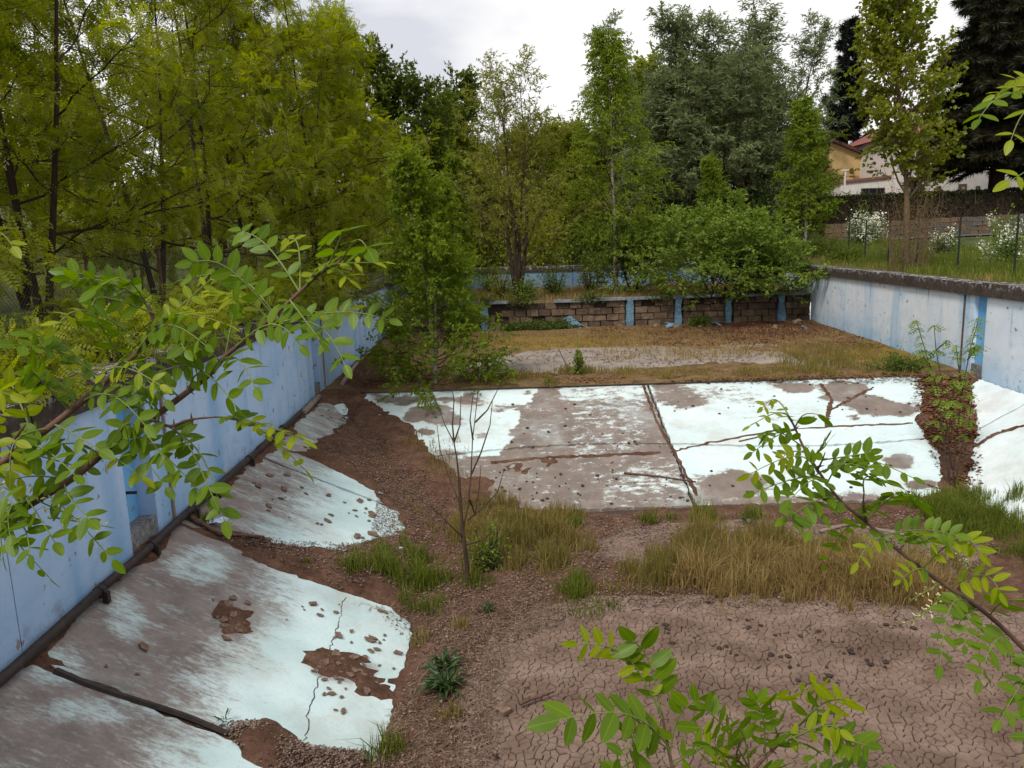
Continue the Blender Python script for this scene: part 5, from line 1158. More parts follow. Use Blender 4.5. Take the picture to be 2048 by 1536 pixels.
# ------------------------------------------------------------------ saplings in the basin
def saplings():
    r = np.random.default_rng(31)
    p = hit(935, 1172); y = p[1]
    root = empty('bare_sapling', (p[0], y, float(soil_z(p[0], y))), 'leafless slender sapling forking upward from the soil', 'sapling')
    def W_(u, v, dy=0.): q = atd(u, v, y+dy); return np.array(q)-np.array(root.location)
    def br(pts, r0, r1, mb): mb.tube([W_(*q) for q in pts], np.linspace(r0, r1, len(pts)), 6)
    mb = MB(); mb.tube([W_(936, 1176), W_(934, 1130), W_(926, 1070), W_(921, 1010), W_(918, 960)], (.034, .03, .027, .022, .018), 8); obj('trunk', mb.mesh('trunk', True), M['bark'], root)
    mb = MB()
    for q in ([(918, 960), (914, 920), (908, 885), (890, 850), (868, 790)], [(908, 885), (905, 850), (908, 800), (903, 770)], [(908, 885), (920, 850), (922, 790)], [(926, 1060), (936, 1010, .05), (942, 950, .1), (945, 880, .1), (952, 820, .15), (960, 740, .2)], [(946, 880, .1), (940, 840, .1), (946, 790, .1)],
              [(950, 845, .12), (975, 820, .15), (1000, 770, .2)], [(928, 1075), (912, 1062, -.1), (890, 1040, -.2), (862, 1012, -.3)], [(936, 1040, .05), (960, 1020, -.05), (995, 985, -.1), (1008, 940, -.15)], [(930, 1090), (965, 1080, .1), (1000, 1050, .2)], [(921, 1010), (900, 960, .2), (880, 900, .3), (874, 850, .3)], [(942, 950, .1), (962, 905, .1), (980, 850, 0), (985, 800, 0)], [(940, 1000, .1), (950, 1030, .2), (958, 980, .2), (962, 930, .3)]):
        br(q, .014, .004, mb)
    obj('branches', mb.mesh('branches', True), M['bark'], root)
    p2 = W_(960, 960, .3); bush('leafy_shoot', tuple(np.array(root.location)+np.array((.26, .35, 0))), (.3, .25, .75), LM['sallow'], 500, .06, 51, 'small leafy shoot growing behind the bare sapling', 'sapling')
    # right sapling group with umbrella leaf clusters
    p = hit(1905, 975); y = p[1]; root = empty('rowan_sapling', (p[0], y, float(soil_z(p[0], y))), 'many stemmed sapling with drooping leaf whorls in the leaf filled valley', 'sapling')
    def W2(u, v, dy=0.): q = atd(u, v, y+dy); return np.array(q)-np.array(root.location)
    mb = MB(); LP = []; LD = []
    stems = [[(1900, 985), (1898, 900), (1890, 800, .3), (1872, 700, .5), (1868, 650, .5)], [(1905, 985), (1912, 880), (1925, 780), (1940, 700), (1958, 635)], [(1900, 985), (1888, 880, .2), (1872, 770, .4), (1850, 700, .5), (1832, 640, .6)], [(1908, 985), (1922, 900, -.2), (1938, 840, -.2), (1945, 790, -.2)], [(1897, 985), (1880, 900, .4), (1872, 840, .5)], [(1925, 780), (1918, 740), (1912, 690)], [(1935, 720), (1950, 700, .1), (1956, 690, .1)], [(1872, 700, .5), (1885, 690, .5), (1895, 680, .5)], [(1905, 940), (1895, 880, -.3), (1905, 800, -.3), (1910, 760, -.3)]]
    for q in stems:
        P_ = np.array([W2(*a) for a in q]); mb.tube(P_, np.linspace(.013, .005, len(q)), 6)
        for j in range(len(P_)-1):
            if j == 0: continue
            for t in np.linspace(0, 1, 5)[(0 if j > 1 else 2):]:
                c = P_[j]+(P_[j+1]-P_[j])*t
                if r.random() < .35 and t < .9: continue
                k = 6; a = r.uniform(0, 6.28)+np.arange(k)*6.28/k; LP.append(np.tile(c, (k, 1))); LD.append(np.stack([np.cos(a), np.sin(a), np.full(k, -.1)], -1))
    obj('stems', mb.mesh('stems', True), M['bark'], root)
    LP = np.concatenate(LP); LD = np.concatenate(LD); V, f = scatter(LP, LD, r.uniform(.10, .19, len(LP)), pinnate_template(4, .36, .2), r, .35, .25, .8); obj('leaves', mesh_np('leaves', V, [f], {'tint': np.repeat(r.uniform(size=len(LP)), len(V)//len(LP))}), LM['sallow'], root)
saplings()
# ------------------------------------------------------------------ fences, stone wall, hedge, houses
def fences():
    gm = simple('dark_green_metal', (.006, .014, .009), (.012, .025, .016), 8, .5, .001)
    base = [(12.35, 16.5), (12.45, 19.2), (12.65, 22), (12.85, 24.6), (13.3, 27.4), (13.8, 30.3), (14.5, 33.4)]
    root = empty('wire_fence', onground(12.8, 24), 'thin dark green wire fence on posts above the pale wall', 'fence'); L0 = np.array(root.location)
    pts = []
    for x, y in base:
        z = float(G(x, y)); pts.append((x, y, z)); mb = MB(); mb.tube([np.array((x, y, z-.2))-L0, np.array((x, y, z+1.55))-L0], .026, 6, cap=True); obj('post', mb.mesh('post'), gm, root)
    x, y, z = pts[1]; mb = MB(); mb.tube([np.array((x-.02, y-.9, z))-L0, np.array((x, y-.03, z+1.45))-L0], .022, 6, cap=True); obj('strut', mb.mesh('strut'), gm, root)
    mb = MB()
    for (a, b) in zip(pts[:-1], pts[1:]):
        a = np.array(a)-L0; b = np.array(b)-L0
        for h in np.linspace(.08, 1.5, 11): mb.tube([a+(0, 0, h), b+(0, 0, h)], .0022, 3)
        for t in np.linspace(0, 1, 26)[1:-1]: q = a+(b-a)*t; mb.tube([q+(0, 0, .08), q+(0, 0, 1.5)], .0018, 3)
    obj('wire_mesh', mb.mesh('wire_mesh'), gm, root)
    # mesh fence behind the locust stems
    wm = simple('grey_wire', (.05, .045, .035), (.12, .11, .08), 8, .6, .001)
    ys = np.arange(7, 26.1, 2.7); root = empty('mesh_fence', onground(-6.6, 14), 'rusty diamond mesh fence behind the blue wall among locust stems', 'fence'); L0 = np.array(root.location)
    P_ = [np.array((-6.4-.02*y, y, float(G(-6.6, y))))-L0 for y in ys]
    for p in P_:
        mb = MB(); mb.tube([p-(0, 0, .2), p+(0, 0, 1.35)], .03, 6, cap=True); obj('post', mb.mesh('post'), M['rust'], root)
    mb = MB()
    for a, b in zip(P_[:-1], P_[1:]):
        n = 34; d = (b-a)/n
        for i in range(-15, n):
            for sg in (0, 1):
                i0, i1 = i, i+15; c0, c1 = max(i0, 0), min(i1, n)
                if c1 <= c0: continue
                h0 = (c0-i0)/15*1.25; h1 = (c1-i0)/15*1.25
                if sg: h0, h1 = 1.25-h0, 1.25-h1
                mb.tube([a+d*c0+(0, 0, h0+.03), a+d*c1+(0, 0, h1+.03)], .0022, 3)
    obj('wire_mesh', mb.mesh('wire_mesh'), wm, root)
fences()
def stonewall_hedge():
    r = random.Random(4); root = empty('stone_wall', (25, 44, float(G(25, 43.8))), 'low retaining wall of reddish rubble stone under the clipped hedge', 'wall'); L0 = np.array(root.location)
    sm_ = [simple('rubble_stone', (.06, .042, .03), (.15, .105, .075), 4, .9, .03), simple('rubble_stone_warm', (.085, .05, .03), (.17, .11, .07), 4, .9, .03), simple('rubble_stone_grey', (.055, .05, .045), (.13, .115, .095), 4, .9, .03)]
    x0, x1 = 17.6, 36; mb = MB(); 
    for i in range(12):
        a = x0+(x1-x0)*i/12; b = x0+(x1-x0)*(i+1)/12; z = float(G((a+b)/2, 43.5)); mb.box((a, 44.05, z-.3), (b, 44.6, z+.98))
    mb.obj('wall_core', M['mortar'], root)
    ms = []
    for i in range(8):
        mb = MB(); j = lambda: r.uniform(-.09, .09); mb.hexa([(-.5+j(), -.5+j(), -.5+j()), (.5+j(), -.5+j(), -.5+j()), (.5, .5, -.5), (-.5, .5, -.5)], [(-.5+j(), -.42+j(), .5+j()), (.5+j(), -.42+j(), .5+j()), (.5, .5, .5), (-.5, .5, .5)]); ms.append(mb.mesh('stone'))
    n = 0
    for row in range(4):
        x = x0+r.uniform(0, .2)
        while x < x1:
            w = r.uniform(.28, .62)
            if n < 290:
                me = ms[n % 6].copy(); o = obj('stone', me, sm_[r.randrange(3)], root); z = float(G(x, 43.5)); o.location = (x+w/2-L0[0], 44.03-L0[1], z+.12+row*.245-L0[2]); o.scale = (w*.99, .2, .235); o.rotation_euler = (0, r.uniform(-.06, .06), 0); n += 1
            x += w+.02
    r = np.random.default_rng(8); root = empty('clipped_hedge', (25, 45.6, float(G(25, 45.6))), 'long dark clipped hedge on top of the stone wall', 'hedge'); L0 = np.array(root.location)
    N = 26000; P_ = np.stack([r.uniform(15.5, 37, N), 45.5+.65*r.choice((-1, 1), N)*r.uniform(0, 1, N)**.25, r.uniform(0, 1, N)**.7], -1); top = 1.5+.16*(fbm(P_[:, 0], P_[:, 1], .8, 2)-.5); k = r.uniform(size=N) < .35; P_[k, 2] = r.uniform(.93, 1, k.sum()); P_[:, 2] = float(G(25, 44.9))-.1+P_[:, 2]*top+.012*(P_[:, 0]-20); P_[k, 1] = 45.5+r.uniform(-.65, .65, k.sum())
    V, f = scatter(P_-L0, r.normal(size=(N, 3)), r.uniform(.08, .16, N), SIM, r, 0, 1, .4); obj('leaves', mesh_np('leaves', V, [f], {'tint': np.repeat(r.uniform(size=N), 4)}), LM['hedge'], root)
    mb = MB(); z = float(G(25, 44.9)); mb.hexa([(15.6, 44.95, z-.3), (36.9, 44.95, z-.3), (36.9, 46.05, z-.3), (15.6, 46.05, z-.3)], [(15.6, 45.0, z+1.17), (36.9, 45.0, z+1.41), (36.9, 46.0, z+1.41), (15.6, 46.0, z+1.17)]); mb.obj('inner_branches', M['bark_dark'], root)
stonewall_hedge()
def houses():
    white = simple('white_house_render', (.55, .51, .48), (.66, .62, .59), 3, .9, .01, 'World'); ochre = simple('ochre_render', (.42, .30, .13), (.50, .36, .17), 3, .9, .01, 'World'); red = simple('red_roof', (.17, .06, .055), (.25, .10, .09), 9, .8, .03, 'World'); brown = simple('brown_fascia', (.05, .025, .018), (.09, .045, .03), 8, .8, .01)
    dark = new_mat('dark_glass'); t = NT(dark); t.out((.012, .012, .016), .12, spec=.6)
    frame = simple('window_frame', (.06, .045, .04), (.1, .08, .07), 8, .6, .001); tan = simple('tan_sign', (.35, .2, .06), (.45, .26, .08), 8, .6, .001)
    def X(u, y): return atd(u, 400, y)[0]
    def Z(u, v, y): return atd(u, v, y)[2]
    def opening(root, u0, v0, u1, v1, y, mull=1, name='window', bars=0):
        x0, x1 = X(u0, y), X(u1, y); z0, z1 = Z((u0+u1)/2, v1, y), Z((u0+u1)/2, v0, y); L0 = np.array(root.location)
        mb = MB(); w = .07
        for a, b, c, d in ((x0, x1, z1-w, z1), (x0, x1, z0, z0+w), (x0, x0+w, z0+w, z1-w), (x1-w, x1, z0+w, z1-w)): mb.box((a, y-.06, c), (b, y+.02, d))
        for k in range(mull): xm = x0+(x1-x0)*(k+1)/(mull+1); mb.box((xm-.03, y-.05, z0+w), (xm+.03, y+.02, z1-w))
        f = mb.obj(name, frame, root); mb = MB(); mb.box((x0+w, y-.03, z0+w), (x1-w, y-.004, z1-w)); o = obj('pane', mb.mesh('pane', origin=L0), dark, f)
        if bars:
            mb = MB()
            for k in range(bars): xm = x0+(x1-x0)*(k+.5)/bars; mb.box((xm-.02, y-.11, z0), (xm+.02, y-.08, z1))
            obj('bars', mb.mesh('bars', origin=L0), white, f)
        return f
    # ochre house
    y = 62; gx = X(1730, y); root = empty('ochre_house', (gx, y, 5.0), 'ochre house with a single sloping brown edged roof behind the white wing', 'house')
    x0, x1 = X(1655, y), X(1782, y); za, zb = Z(1655, 280, y), Z(1782, 337, y); mb = MB(); b = 4.5
    mb.hexa([(x0, y, b), (x1, y, b), (x1, y+8, b), (x0, y+8, b)], [(x0, y, za), (x1, y, zb), (x1, y+8, zb), (x0, y+8, za)]); mb.obj('wall', ochre, root)
    mb = MB(); mb.hexa([(x0-.3, y-.35, za+.01), (x1+.5, y-.35, zb-.16), (x1+.5, y+8.3, zb-.16), (x0-.3, y+8.3, za+.01)], [(x0-.3, y-.35, za+.26), (x1+.5, y-.35, zb+.08), (x1+.5, y+8.3, zb+.08), (x0-.3, y+8.3, za+.26)]); mb.obj('roof', brown, root)
    opening(root, 1725, 333, 1742, 352, y-.001); opening(root, 1763, 333, 1776, 350, y-.001)
    # white house
    y = 57; root = empty('white_house', (X(1850, y), y, 4.8), 'white house with pinkish red roof and flat garage wing behind the hedge', 'house'); L0 = np.array(root.location)
    b = 4.4
    mb = MB(); mb.box((X(1680, y), y, b), (X(1788, y), y+5, Z(1740, 359, y))); wing = mb.obj('garage_wing', white, root)
    mb = MB(); mb.hexa([(X(1677, y), y-.12, Z(1690, 366, y)), (X(1787, y), y-.12, Z(1787, 355, y)), (X(1787, y), y+5.1, Z(1787, 355, y)), (X(1677, y), y+5.1, Z(1690, 366, y))], [(X(1677, y), y-.12, Z(1690, 361, y)), (X(1787, y), y-.12, Z(1787, 350, y)), (X(1787, y), y+5.1, Z(1787, 350, y)), (X(1677, y), y+5.1, Z(1690, 361, y))]); obj('edge_trim', mb.mesh('edge_trim', origin=L0), red, wing)
    opening(root, 1721, 376, 1768, 404, y-.002, 2, 'garage_door')
    y2 = 56.5; zt = Z(1840, 268, y2); xa, xb = X(1786, y2), X(1935, y2)
    mb = MB(); mb.box((xa, y2, b), (xb, y2+9, zt)); mb.obj('wall', white, root)
    zr = Z(1840, 236, y2+4); mb = MB(); mb.add([(xa-.4, y2-.5, zt-.05), (xb+.4, y2-.5, zt-.05), (xb+.4, y2+9.5, zt-.05), (xa-.4, y2+9.5, zt-.05), (xa+2.2, y2+4.5, zr), (xb-1.6, y2+4.5, zr)], [[(0, 1, 5, 4), (2, 3, 4, 5), (3, 2, 1, 0)], [(1, 2, 5), (3, 0, 4)]]); rf = mb.obj('roof', red, root)
    mb = MB(); mb.box((xb-3, y2+4, zr-.5), (xb-2.3, y2+4.7, zr+.8)); obj('chimney', mb.mesh('chimney', origin=L0), white, rf)
    opening(root, 1826, 300, 1850, 330, y2-.002); opening(root, 1880, 300, 1905, 330, y2-.002)
    opening(root, 1818, 368, 1857, 404, y2-.003, 1, 'garage_door')
    y3 = 55.8; mb = MB(); mb.box((X(1858, y3), y3, b), (X(2040, y3), y3+8, Z(1950, 337, y3))); mb.obj('front_wing', white, root)
    opening(root, 1872, 372, 1880, 394, y3-.002, 0); d = opening(root, 1915, 368, 1931, 398, y3-.003, 0, 'door'); opening(root, 1950, 372, 1958, 392, y3-.002, 0); opening(root, 1975, 366, 2002, 388, y3-.002, 2, bars=6)
    mb = MB(); zz = Z(1924, 376, y3); mb.box((X(1920, y3), y3-.1, zz-.07), (X(1927, y3), y3-.065, zz+.07)); obj('sign_plate', mb.mesh('sign_plate', origin=L0), tan, d)
    y4 = 55; p = atd(1690, 352, y4); root = empty('white_post', (p[0], y4, 4.6), 'small white T shaped post beside the ochre house', 'post'); mb = MB(); z = Z(1690, 342, y4); mb.box((p[0]-.05, y4-.05, 4.5), (p[0]+.05, y4+.05, z)); mb.obj('pole', white, root); mb = MB(); mb.box((p[0]-.24, y4-.07, z+.002), (p[0]+.24, y4+.07, z+.1)); mb.obj('crossbar', white, root)
    p = atd(1700, 395, 50); bush('garden_shrub', (p[0], 50, float(G(p[0], 50))), (1.6, 1., 1.3), LM['shrub'], 2200, .12, 81, 'rounded green garden shrub in front of the garage wing'); bush('garden_shrub', (p[0]+1.3, 49.2, float(G(p[0], 49.2))), (1.2, 1., .9), LM['dark'], 1600, .12, 82, 'low dark garden shrub beside the rounded shrub')
    p = atd(1660, 395, 48); bush('garden_shrub', (p[0], 48, float(G(p[0], 48))), (1.8, 1., 1.6), LM['dark'], 2200, .14, 83, 'dark shrub left of the white T shaped post')
houses()
# ------------------------------------------------------------------ locust branches close to the lens
def leaflet_mesh(seed, w=.52):
    r = np.random.default_rng(seed); n = 7; t = np.linspace(0, 1, n); wd = w/2*np.sin(np.pi*np.clip(t, .02, .985)**.85)**.62; wd[0] = .02; wd[-1] = .03
    cz = -.10*t*t*r.uniform(.4, 1.6); fold = .14*r.uniform(.3, 1.3)
    V = []; 
    for i in range(n):
        for s in (-1, -.5, 0, .5, 1): V.append((t[i], s*wd[i], cz[i]+fold*abs(s)*wd[i]*2*.5+.006*math.sin(9*t[i]+s*2+seed)))
    k = (np.arange(n-1)[:, None]*5+np.arange(4)[None]).ravel()
    return mesh_np('leaflet', V, [np.stack([k, k+5, k+6, k+1], -1)], smooth=True)
def near_branches():
    lm_old = leafmat('near_locust_leaf', (.06, .125, .004), (.135, .215, .008), .46, 'obj', .015)
    lm_new = leafmat('near_young_leaf', (.15, .225, .006), (.28, .32, .012), .48, 'obj', .012)
    mo = [leaflet_mesh(i) for i in range(5)]; mn = [leaflet_mesh(10+i, .46) for i in range(4)]
    for m_ in mo: m_.materials.append(lm_old)
    for m_ in mn: m_.materials.append(lm_new)
    bud = MB()
    for i in range(14):
        a = i*2.4; z = .02+i*.065; c = np.array((z, .05*math.cos(a)*(1-.4*z), .05*math.sin(a)*(1-.4*z))); d = nrm(np.array((.35, math.cos(a), math.sin(a)-.2))); s = .075*(1.15-.7*z); bud.tube([c, c+d*s*.4, c+d*s*.8, c+d*s*1.1], (.006, .018*(1.2-z), .014*(1.2-z), .003), 5)
    budm = bud.mesh('raceme', True); budm.materials.append(LM['raceme'] if False else simple('cream_bud', (.42, .42, .16), (.66, .62, .34), 20, .6, .001))
    r = np.random.default_rng(66)
    def branch(name, label, d, stems, leaves, racemes, root_pt, sub=()):
        """stems: list of [(u,v,depth offset, radius)], leaves: (u0,v0,u1,v1,pairs,len_px,young,ddepth)"""
        root = empty(name, root_pt, label, 'branch'); L0 = np.array(root_pt)
        def W_(u, v, dd=0.): q = ray(u, v); return EYE+q*(d+dd)-L0
        for i, (pts, ra, rb) in enumerate(stems):
            P_ = np.array([W_(*q) for q in pts])
            if i == 0: P_ = np.concatenate([[np.zeros(3), (P_[0]*.45+np.array((0, 0, -.05)))], P_])
            tt = np.linspace(0, len(P_)-1, len(P_)*4); C = np.stack([np.interp(tt, np.arange(len(P_)), P_[:, k]) for k in range(3)], -1)
            for _ in range(2): C[1:-1] = .25*C[:-2]+.5*C[1:-1]+.25*C[2:]
            mb = MB(); mb.tube(C, np.linspace(ra, rb, len(C)), 8, cap=True)
            for j in range(2, len(C)-2, 4):   # paired thorns
                for s in (-1, 1):
                    tdir = nrm(np.cross(C[j+1]-C[j-1], cF))*s; mb.tube([C[j], C[j]+tdir*.010+nrm(C[j+1]-C[j])*.002], (.0022, .0003), 4)
            obj('stem', mb.mesh('stem', True), M['twig'], root)
        r3 = np.random.default_rng(len(leaves)); extra_ = [(q[0]+r3.uniform(-14, 14), q[1]+r3.uniform(-10, 10), q[2]+r3.uniform(-55, 55), q[3]+r3.uniform(-20, 60), q[4], q[5], q[6], q[7]+r3.uniform(-.02, .16)) for q in leaves if d < 1.21 and len(leaves) > 15 and r3.random() < .3]
        for (u0, v0, u1, v1, pairs, lp, young, dd) in leaves+extra_:
            a, b = W_(u0, v0, 0), W_(u1, v1, dd); n = 9; t = np.linspace(0, 1, n)[:, None]; ln = np.linalg.norm(b-a)
            C = a+(b-a)*t+np.array((0, 0, 1.))*(.16*ln*np.sin(np.pi*t))+r.normal(size=3)*.01*np.sin(np.pi*t); mb = MB(); mb.tube(C, np.linspace(.0016, .0007, n), 5)
            lf = obj('leaf', mb.mesh('leaf_stalk', True), M['stalk'], root); L_ = .88*lp/F*d
            # plane of the leaf
            T0 = nrm(b-a); fac = r.uniform(.25, .9); nn = nrm(-cF*fac+np.array((0, 0, 1.))*r.uniform(.35, .9)+r.normal(size=3)*.28); nn = nrm(nn-T0*(nn@T0))
            items = []
            for i in range(pairs):
                s = .16+.76*(i/(pairs-1) if pairs > 1 else .5)
                for sg in (-1, 1):
                    if r.random() < .06: continue
                    items.append((s+r.uniform(-.02, .02), sg))
            items.append((1., 0))
            for s, sg in items:
                fi = min(s, .999)*(n-1); k = int(fi); p = C[k]+(C[k+1]-C[k])*(fi-k); T = nrm(C[k+1]-C[k]); B_ = nrm(np.cross(nn, T)); ang = r.uniform(.95, 1.35)
                x = T if sg == 0 else nrm(math.cos(ang)*T+sg*math.sin(ang)*B_+nn*r.uniform(-.35, .2)); z = nrm(nn+r.normal(size=3)*.28); z = nrm(z-x*(x@z)); y = np.cross(z, x)
                sz = L_*r.uniform(.8, 1.15)*(1-.25*abs(s-.5)); yg = young and (s > .45 or young > 1)
                o = obj('leaflet', (mn if yg else mo)[r.integers(4)], None, lf); m = Matrix(((x[0]*sz, y[0]*sz, z[0]*sz, p[0]), (x[1]*sz, y[1]*sz, z[1]*sz, p[1]), (x[2]*sz, y[2]*sz, z[2]*sz, p[2]), (0, 0, 0, 1))); o.matrix_local = m
        for (u0, v0, u1, v1, dd) in racemes:
            a, b = W_(u0, v0, .0), W_(u1, v1, dd); x = nrm(b-a); y = nrm(np.cross(x, (0, .3, 1.))); z = np.cross(x, y); sz = np.linalg.norm(b-a); o = obj('flower_raceme', budm, None, root)
            o.matrix_local = Matrix(((x[0]*sz, y[0]*sz, z[0]*sz, a[0]), (x[1]*sz, y[1]*sz, z[1]*sz, a[1]), (x[2]*sz, y[2]*sz, z[2]*sz, a[2]), (0, 0, 0, 1)))
            mb = MB(); mb.tube([a, (a+b)/2, b], (.0014, .001, .0006), 5); obj('raceme_stalk', mb.mesh('raceme_stalk'), M['stalk'], root)
        return root
    branch('locust_branch', 'upper of two thorny locust branches crossing in front of the blue wall', 1.15,
        [([(-160, 1060), (-40, 960), (20, 913), (96, 858), (164, 803), (212, 762), (267, 714), (308, 670), (311, 649), (297, 612)], .007, .0028),
         ([(20, 913), (28, 880, -.03), (50, 850, -.06)], .003, .0015)],
        [(297, 612, 140, 545, 5, 46, 0, -.05), (300, 625, 190, 580, 5, 44, 0, -.1), (290, 690, 110, 655, 6, 42, 1, -.08), (212, 762, 30, 690, 6, 48, 0, -.1), (60, 850, 10, 770, 4, 46, 2, -.05),
         (311, 655, 420, 560, 5, 40, 2, .06), (305, 672, 450, 648, 6, 42, 1, -.04), (267, 714, 410, 690, 6, 44, 0, -.08), (250, 728, 190, 640, 5, 46, 0, -.1), (164, 803, 290, 850, 5, 46, 0, -.07), (180, 790, 320, 770, 6, 40, 2, -.1), (110, 850, 200, 900, 5, 48, 0, -.08), (96, 858, 20, 940, 5, 46, 1, -.06), (40, 900, 150, 950, 5, 46, 0, -.1), (0, 925, -40, 830, 5, 46, 2, -.04), (230, 745, 330, 800, 5, 44, 0, -.09), (140, 822, 60, 740, 5, 46, 0, -.08), (-40, 960, 30, 1010, 4, 46, 0, -.1), (-60, 800, 20, 790, 3, 48, 2, -.1), (-50, 470, 25, 492, 3, 46, 2, 0)],
        [], (-1.35, .75, 1.6))
    branch('locust_branch', 'lower of two thorny locust branches, reaching furthest across the blue wall', 1.2,
        [([(-160, 1170), (-60, 1085), (55, 1011), (143, 960), (231, 886), (318, 827), (376, 783), (417, 752), (451, 711), (492, 680), (547, 632), (595, 588), (639, 547), (684, 520)], .0075, .002),
         ([(300, 838), (340, 855, -.04), (383, 838, -.07), (430, 834, -.1)], .003, .0012)],
        [(547, 632, 385, 525, 6, 46, 0, -.06), (600, 585, 480, 462, 6, 44, 0, .05), (600, 585, 575, 480, 4, 38, 2, .06), (655, 535, 672, 470, 3, 62, 0, -.12), (684, 520, 735, 498, 3, 64, 0, -.12), (640, 547, 770, 525, 5, 36, 2, .05), (610, 575, 700, 560, 5, 44, 1, -.05), (565, 615, 700, 620, 5, 42, 2, .04), (520, 655, 778, 640, 7, 46, 0, -.06), (500, 672, 690, 730, 6, 48, 0, -.1), (470, 695, 600, 690, 6, 46, 0, -.08), (451, 711, 470, 610, 5, 46, 0, -.05), (440, 722, 360, 640, 5, 44, 1, -.05), (417, 752, 290, 755, 6, 48, 0, -.1), (400, 765, 510, 775, 6, 46, 0, -.1), (376, 783, 470, 810, 5, 46, 0, -.08), (360, 795, 250, 800, 5, 48, 0, -.09), (430, 834, 605, 880, 8, 40, 1, -.05), (340, 855, 425, 992, 6, 48, 0, -.08), (318, 827, 240, 860, 4, 50, 0, -.1), (231, 886, 330, 920, 5, 50, 0, -.1), (215, 900, 415, 1000, 7, 42, 0, -.07), (200, 912, 120, 890, 4, 50, 0, -.1), (175, 935, 285, 955, 5, 46, 2, -.08), (143, 960, 10, 965, 5, 52, 1, -.1), (130, 968, 180, 1040, 4, 50, 0, -.12), (95, 990, 225, 1120, 6, 42, 0, -.06), (70, 1005, 20, 1070, 4, 54, 0, -.08), (55, 1011, 110, 1085, 4, 52, 0, -.1), (0, 1045, 60, 1110, 4, 50, 0, -.1), (580, 600, 640, 680, 4, 46, 0, -.12), (530, 648, 455, 600, 5, 42, 2, .04)],
        [(-20, 955, 45, 1000, -.05), (40, 985, 160, 1040, -.05), (110, 1035, 230, 1056, -.05)], (-1.5, .7, 1.6))
    branch('locust_branch', 'locust branch with cream buds rising in front of the straw grass', 1.5,
        [([(2260, 1480), (2130, 1380), (2060, 1310), (1980, 1230), (1886, 1167), (1844, 1138), (1782, 1089), (1733, 1044), (1678, 1001), (1635, 940), (1606, 894), (1587, 848), (1574, 829)], .0058, .0018),
         ([(1733, 1044), (1726, 1010, -.04), (1728, 985, -.06)], .003, .0012), ([(1635, 940), (1645, 920, -.03), (1650, 905, -.05)], .002, .001)],
        [(1585, 842, 1500, 852, 5, 28, 1, -.05), (1578, 832, 1525, 815, 4, 26, 2, 0), (1590, 855, 1640, 830, 2, 46, 0, -.08), (1592, 860, 1505, 905, 4, 30, 0, .05), (1606, 894, 1530, 880, 5, 32, 0, -.05), (1610, 905, 1565, 918, 4, 24, 1, 0), (1620, 915, 1650, 882, 3, 36, 0, -.08), (1645, 920, 1740, 905, 6, 36, 0, -.06), (1640, 945, 1740, 940, 5, 38, 0, -.1), (1655, 965, 1825, 955, 8, 36, 0, -.08), (1635, 945, 1500, 948, 7, 36, 1, -.06), (1640, 955, 1510, 985, 6, 38, 0, -.04), (1660, 975, 1580, 1000, 5, 42, 0, -.1), (1678, 1001, 1575, 1035, 6, 44, 0, -.08), (1690, 1010, 1620, 1062, 5, 42, 0, -.1), (1728, 985, 1780, 965, 5, 40, 0, -.1), (1733, 1044, 1845, 1005, 6, 42, 0, -.1), (1700, 1020, 1760, 1000, 4, 42, 0, -.05), (1765, 1070, 1910, 1070, 7, 38, 0, -.08), (1740, 1050, 1650, 1130, 6, 30, 0, .1), (1790, 1095, 1715, 1125, 5, 34, 1, -.06), (1800, 1100, 1860, 1085, 5, 34, 1, -.08), (1844, 1138, 1960, 1105, 6, 40, 2, -.1), (1860, 1150, 1800, 1160, 5, 32, 1, -.05), (1900, 1175, 2000, 1185, 5, 44, 2, -.1), (1940, 1205, 1880, 1330, 7, 36, 0, -.1), (1980, 1230, 2060, 1200, 5, 46, 0, -.1), (2020, 1275, 1960, 1360, 6, 42, 0, -.1), (2060, 1310, 2050, 1400, 5, 46, 0, -.1), (1960, 1215, 1930, 1290, 5, 36, 0, -.05), (2080, 1330, 2000, 1440, 6, 46, 0, -.12), (2100, 1350, 2060, 1500, 6, 48, 0, -.15)],
        [(1880, 1165, 1815, 1205, -.03), (1900, 1200, 1800, 1255, -.04), (1890, 1190, 1830, 1240, -.06), (1915, 1105, 1960, 1160, -.05), (1925, 1120, 1945, 1135, -.05)], (2.15, .8, 1.6))
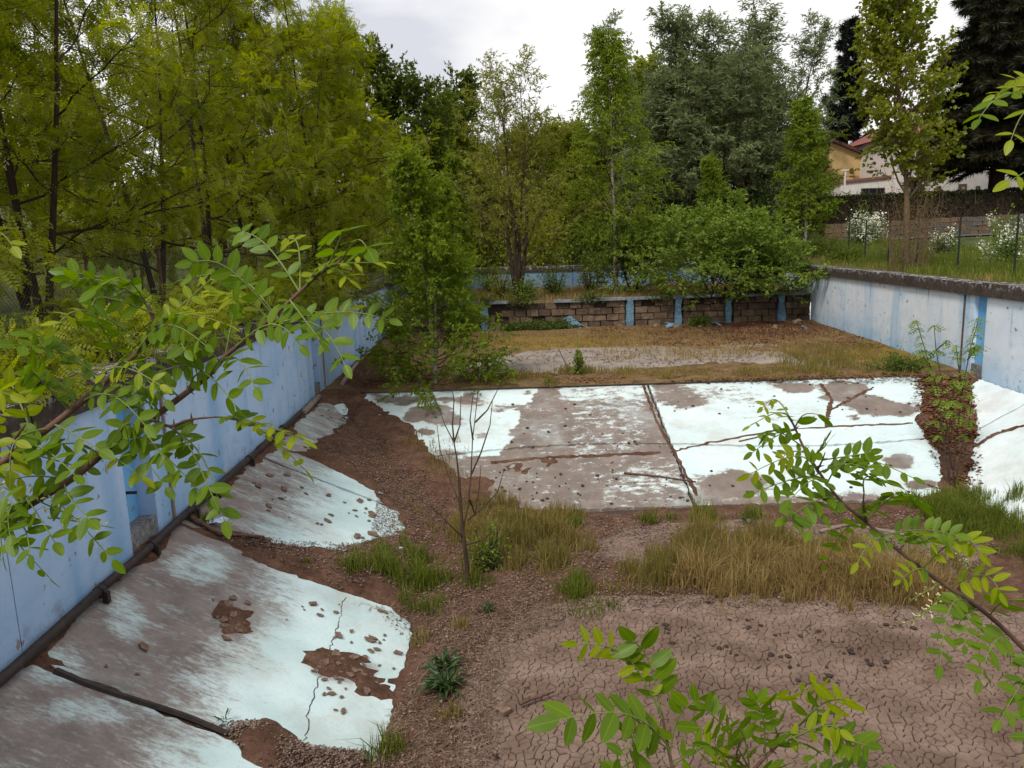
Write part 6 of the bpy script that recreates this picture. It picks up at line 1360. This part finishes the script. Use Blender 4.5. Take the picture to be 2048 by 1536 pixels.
    branch('locust_branch', 'bright young locust shoot standing up over the cracked mud', 1.2,
        [([(1370, 1750), (1352, 1600), (1345, 1536), (1336, 1495), (1330, 1460), (1322, 1420)], .0045, .0018)],
        [(1322, 1425, 1268, 1282, 6, 66, 0, -.03), (1326, 1440, 1155, 1288, 7, 46, 2, -.05), (1335, 1490, 1118, 1440, 6, 70, 0, -.1), (1338, 1500, 1240, 1520, 4, 60, 0, -.12), (1340, 1510, 1400, 1400, 5, 52, 0, -.06), (1345, 1530, 1440, 1500, 4, 50, 1, -.1), (1330, 1470, 1260, 1430, 4, 40, 2, 0), (1348, 1560, 1220, 1560, 5, 60, 0, -.1)],
        [], (.42, .95, 1.6))
    branch('locust_branch', 'leafy locust shoot crowding beside the bright young shoot', 1.15,
        [([(1440, 1780), (1480, 1600), (1500, 1545), (1545, 1500), (1596, 1450), (1640, 1420)], .0045, .0015), ([(1500, 1545), (1470, 1515, -.03), (1482, 1477, -.05)], .002, .001)],
        [(1500, 1540, 1405, 1415, 6, 44, 0, -.08), (1530, 1515, 1510, 1400, 5, 46, 0, -.06), (1560, 1485, 1560, 1395, 4, 44, 1, -.05), (1596, 1450, 1690, 1400, 5, 52, 1, -.1), (1600, 1455, 1735, 1490, 6, 48, 0, -.1), (1545, 1505, 1640, 1530, 5, 52, 0, -.1), (1480, 1560, 1390, 1500, 5, 48, 0, -.08), (1620, 1430, 1600, 1385, 4, 38, 2, -.05), (1500, 1550, 1440, 1470, 5, 46, 0, -.1), (1560, 1490, 1680, 1460, 5, 46, 2, -.08), (1510, 1560, 1600, 1560, 5, 50, 0, -.1), (1600, 1560, 1760, 1540, 6, 48, 0, -.05)],
        [], (.52, 1.0, 1.6))
    branch('locust_branch', 'locust twig tip hanging in front of the black spruce', 1.3,
        [([(2330, 900), (2250, 500), (2200, 300), (2140, 210), (2090, 190)], .006, .0016)],
        [(2100, 190, 1958, 238, 4, 46, 0, -.05), (2110, 200, 1990, 190, 4, 36, 1, 0), (2120, 220, 2022, 280, 3, 44, 1, -.05), (2190, 300, 2020, 362, 3, 46, 1, -.05), (2090, 190, 2030, 160, 3, 40, 1, 0)],
        [], (2.4, .6, 1.6))
near_branches()
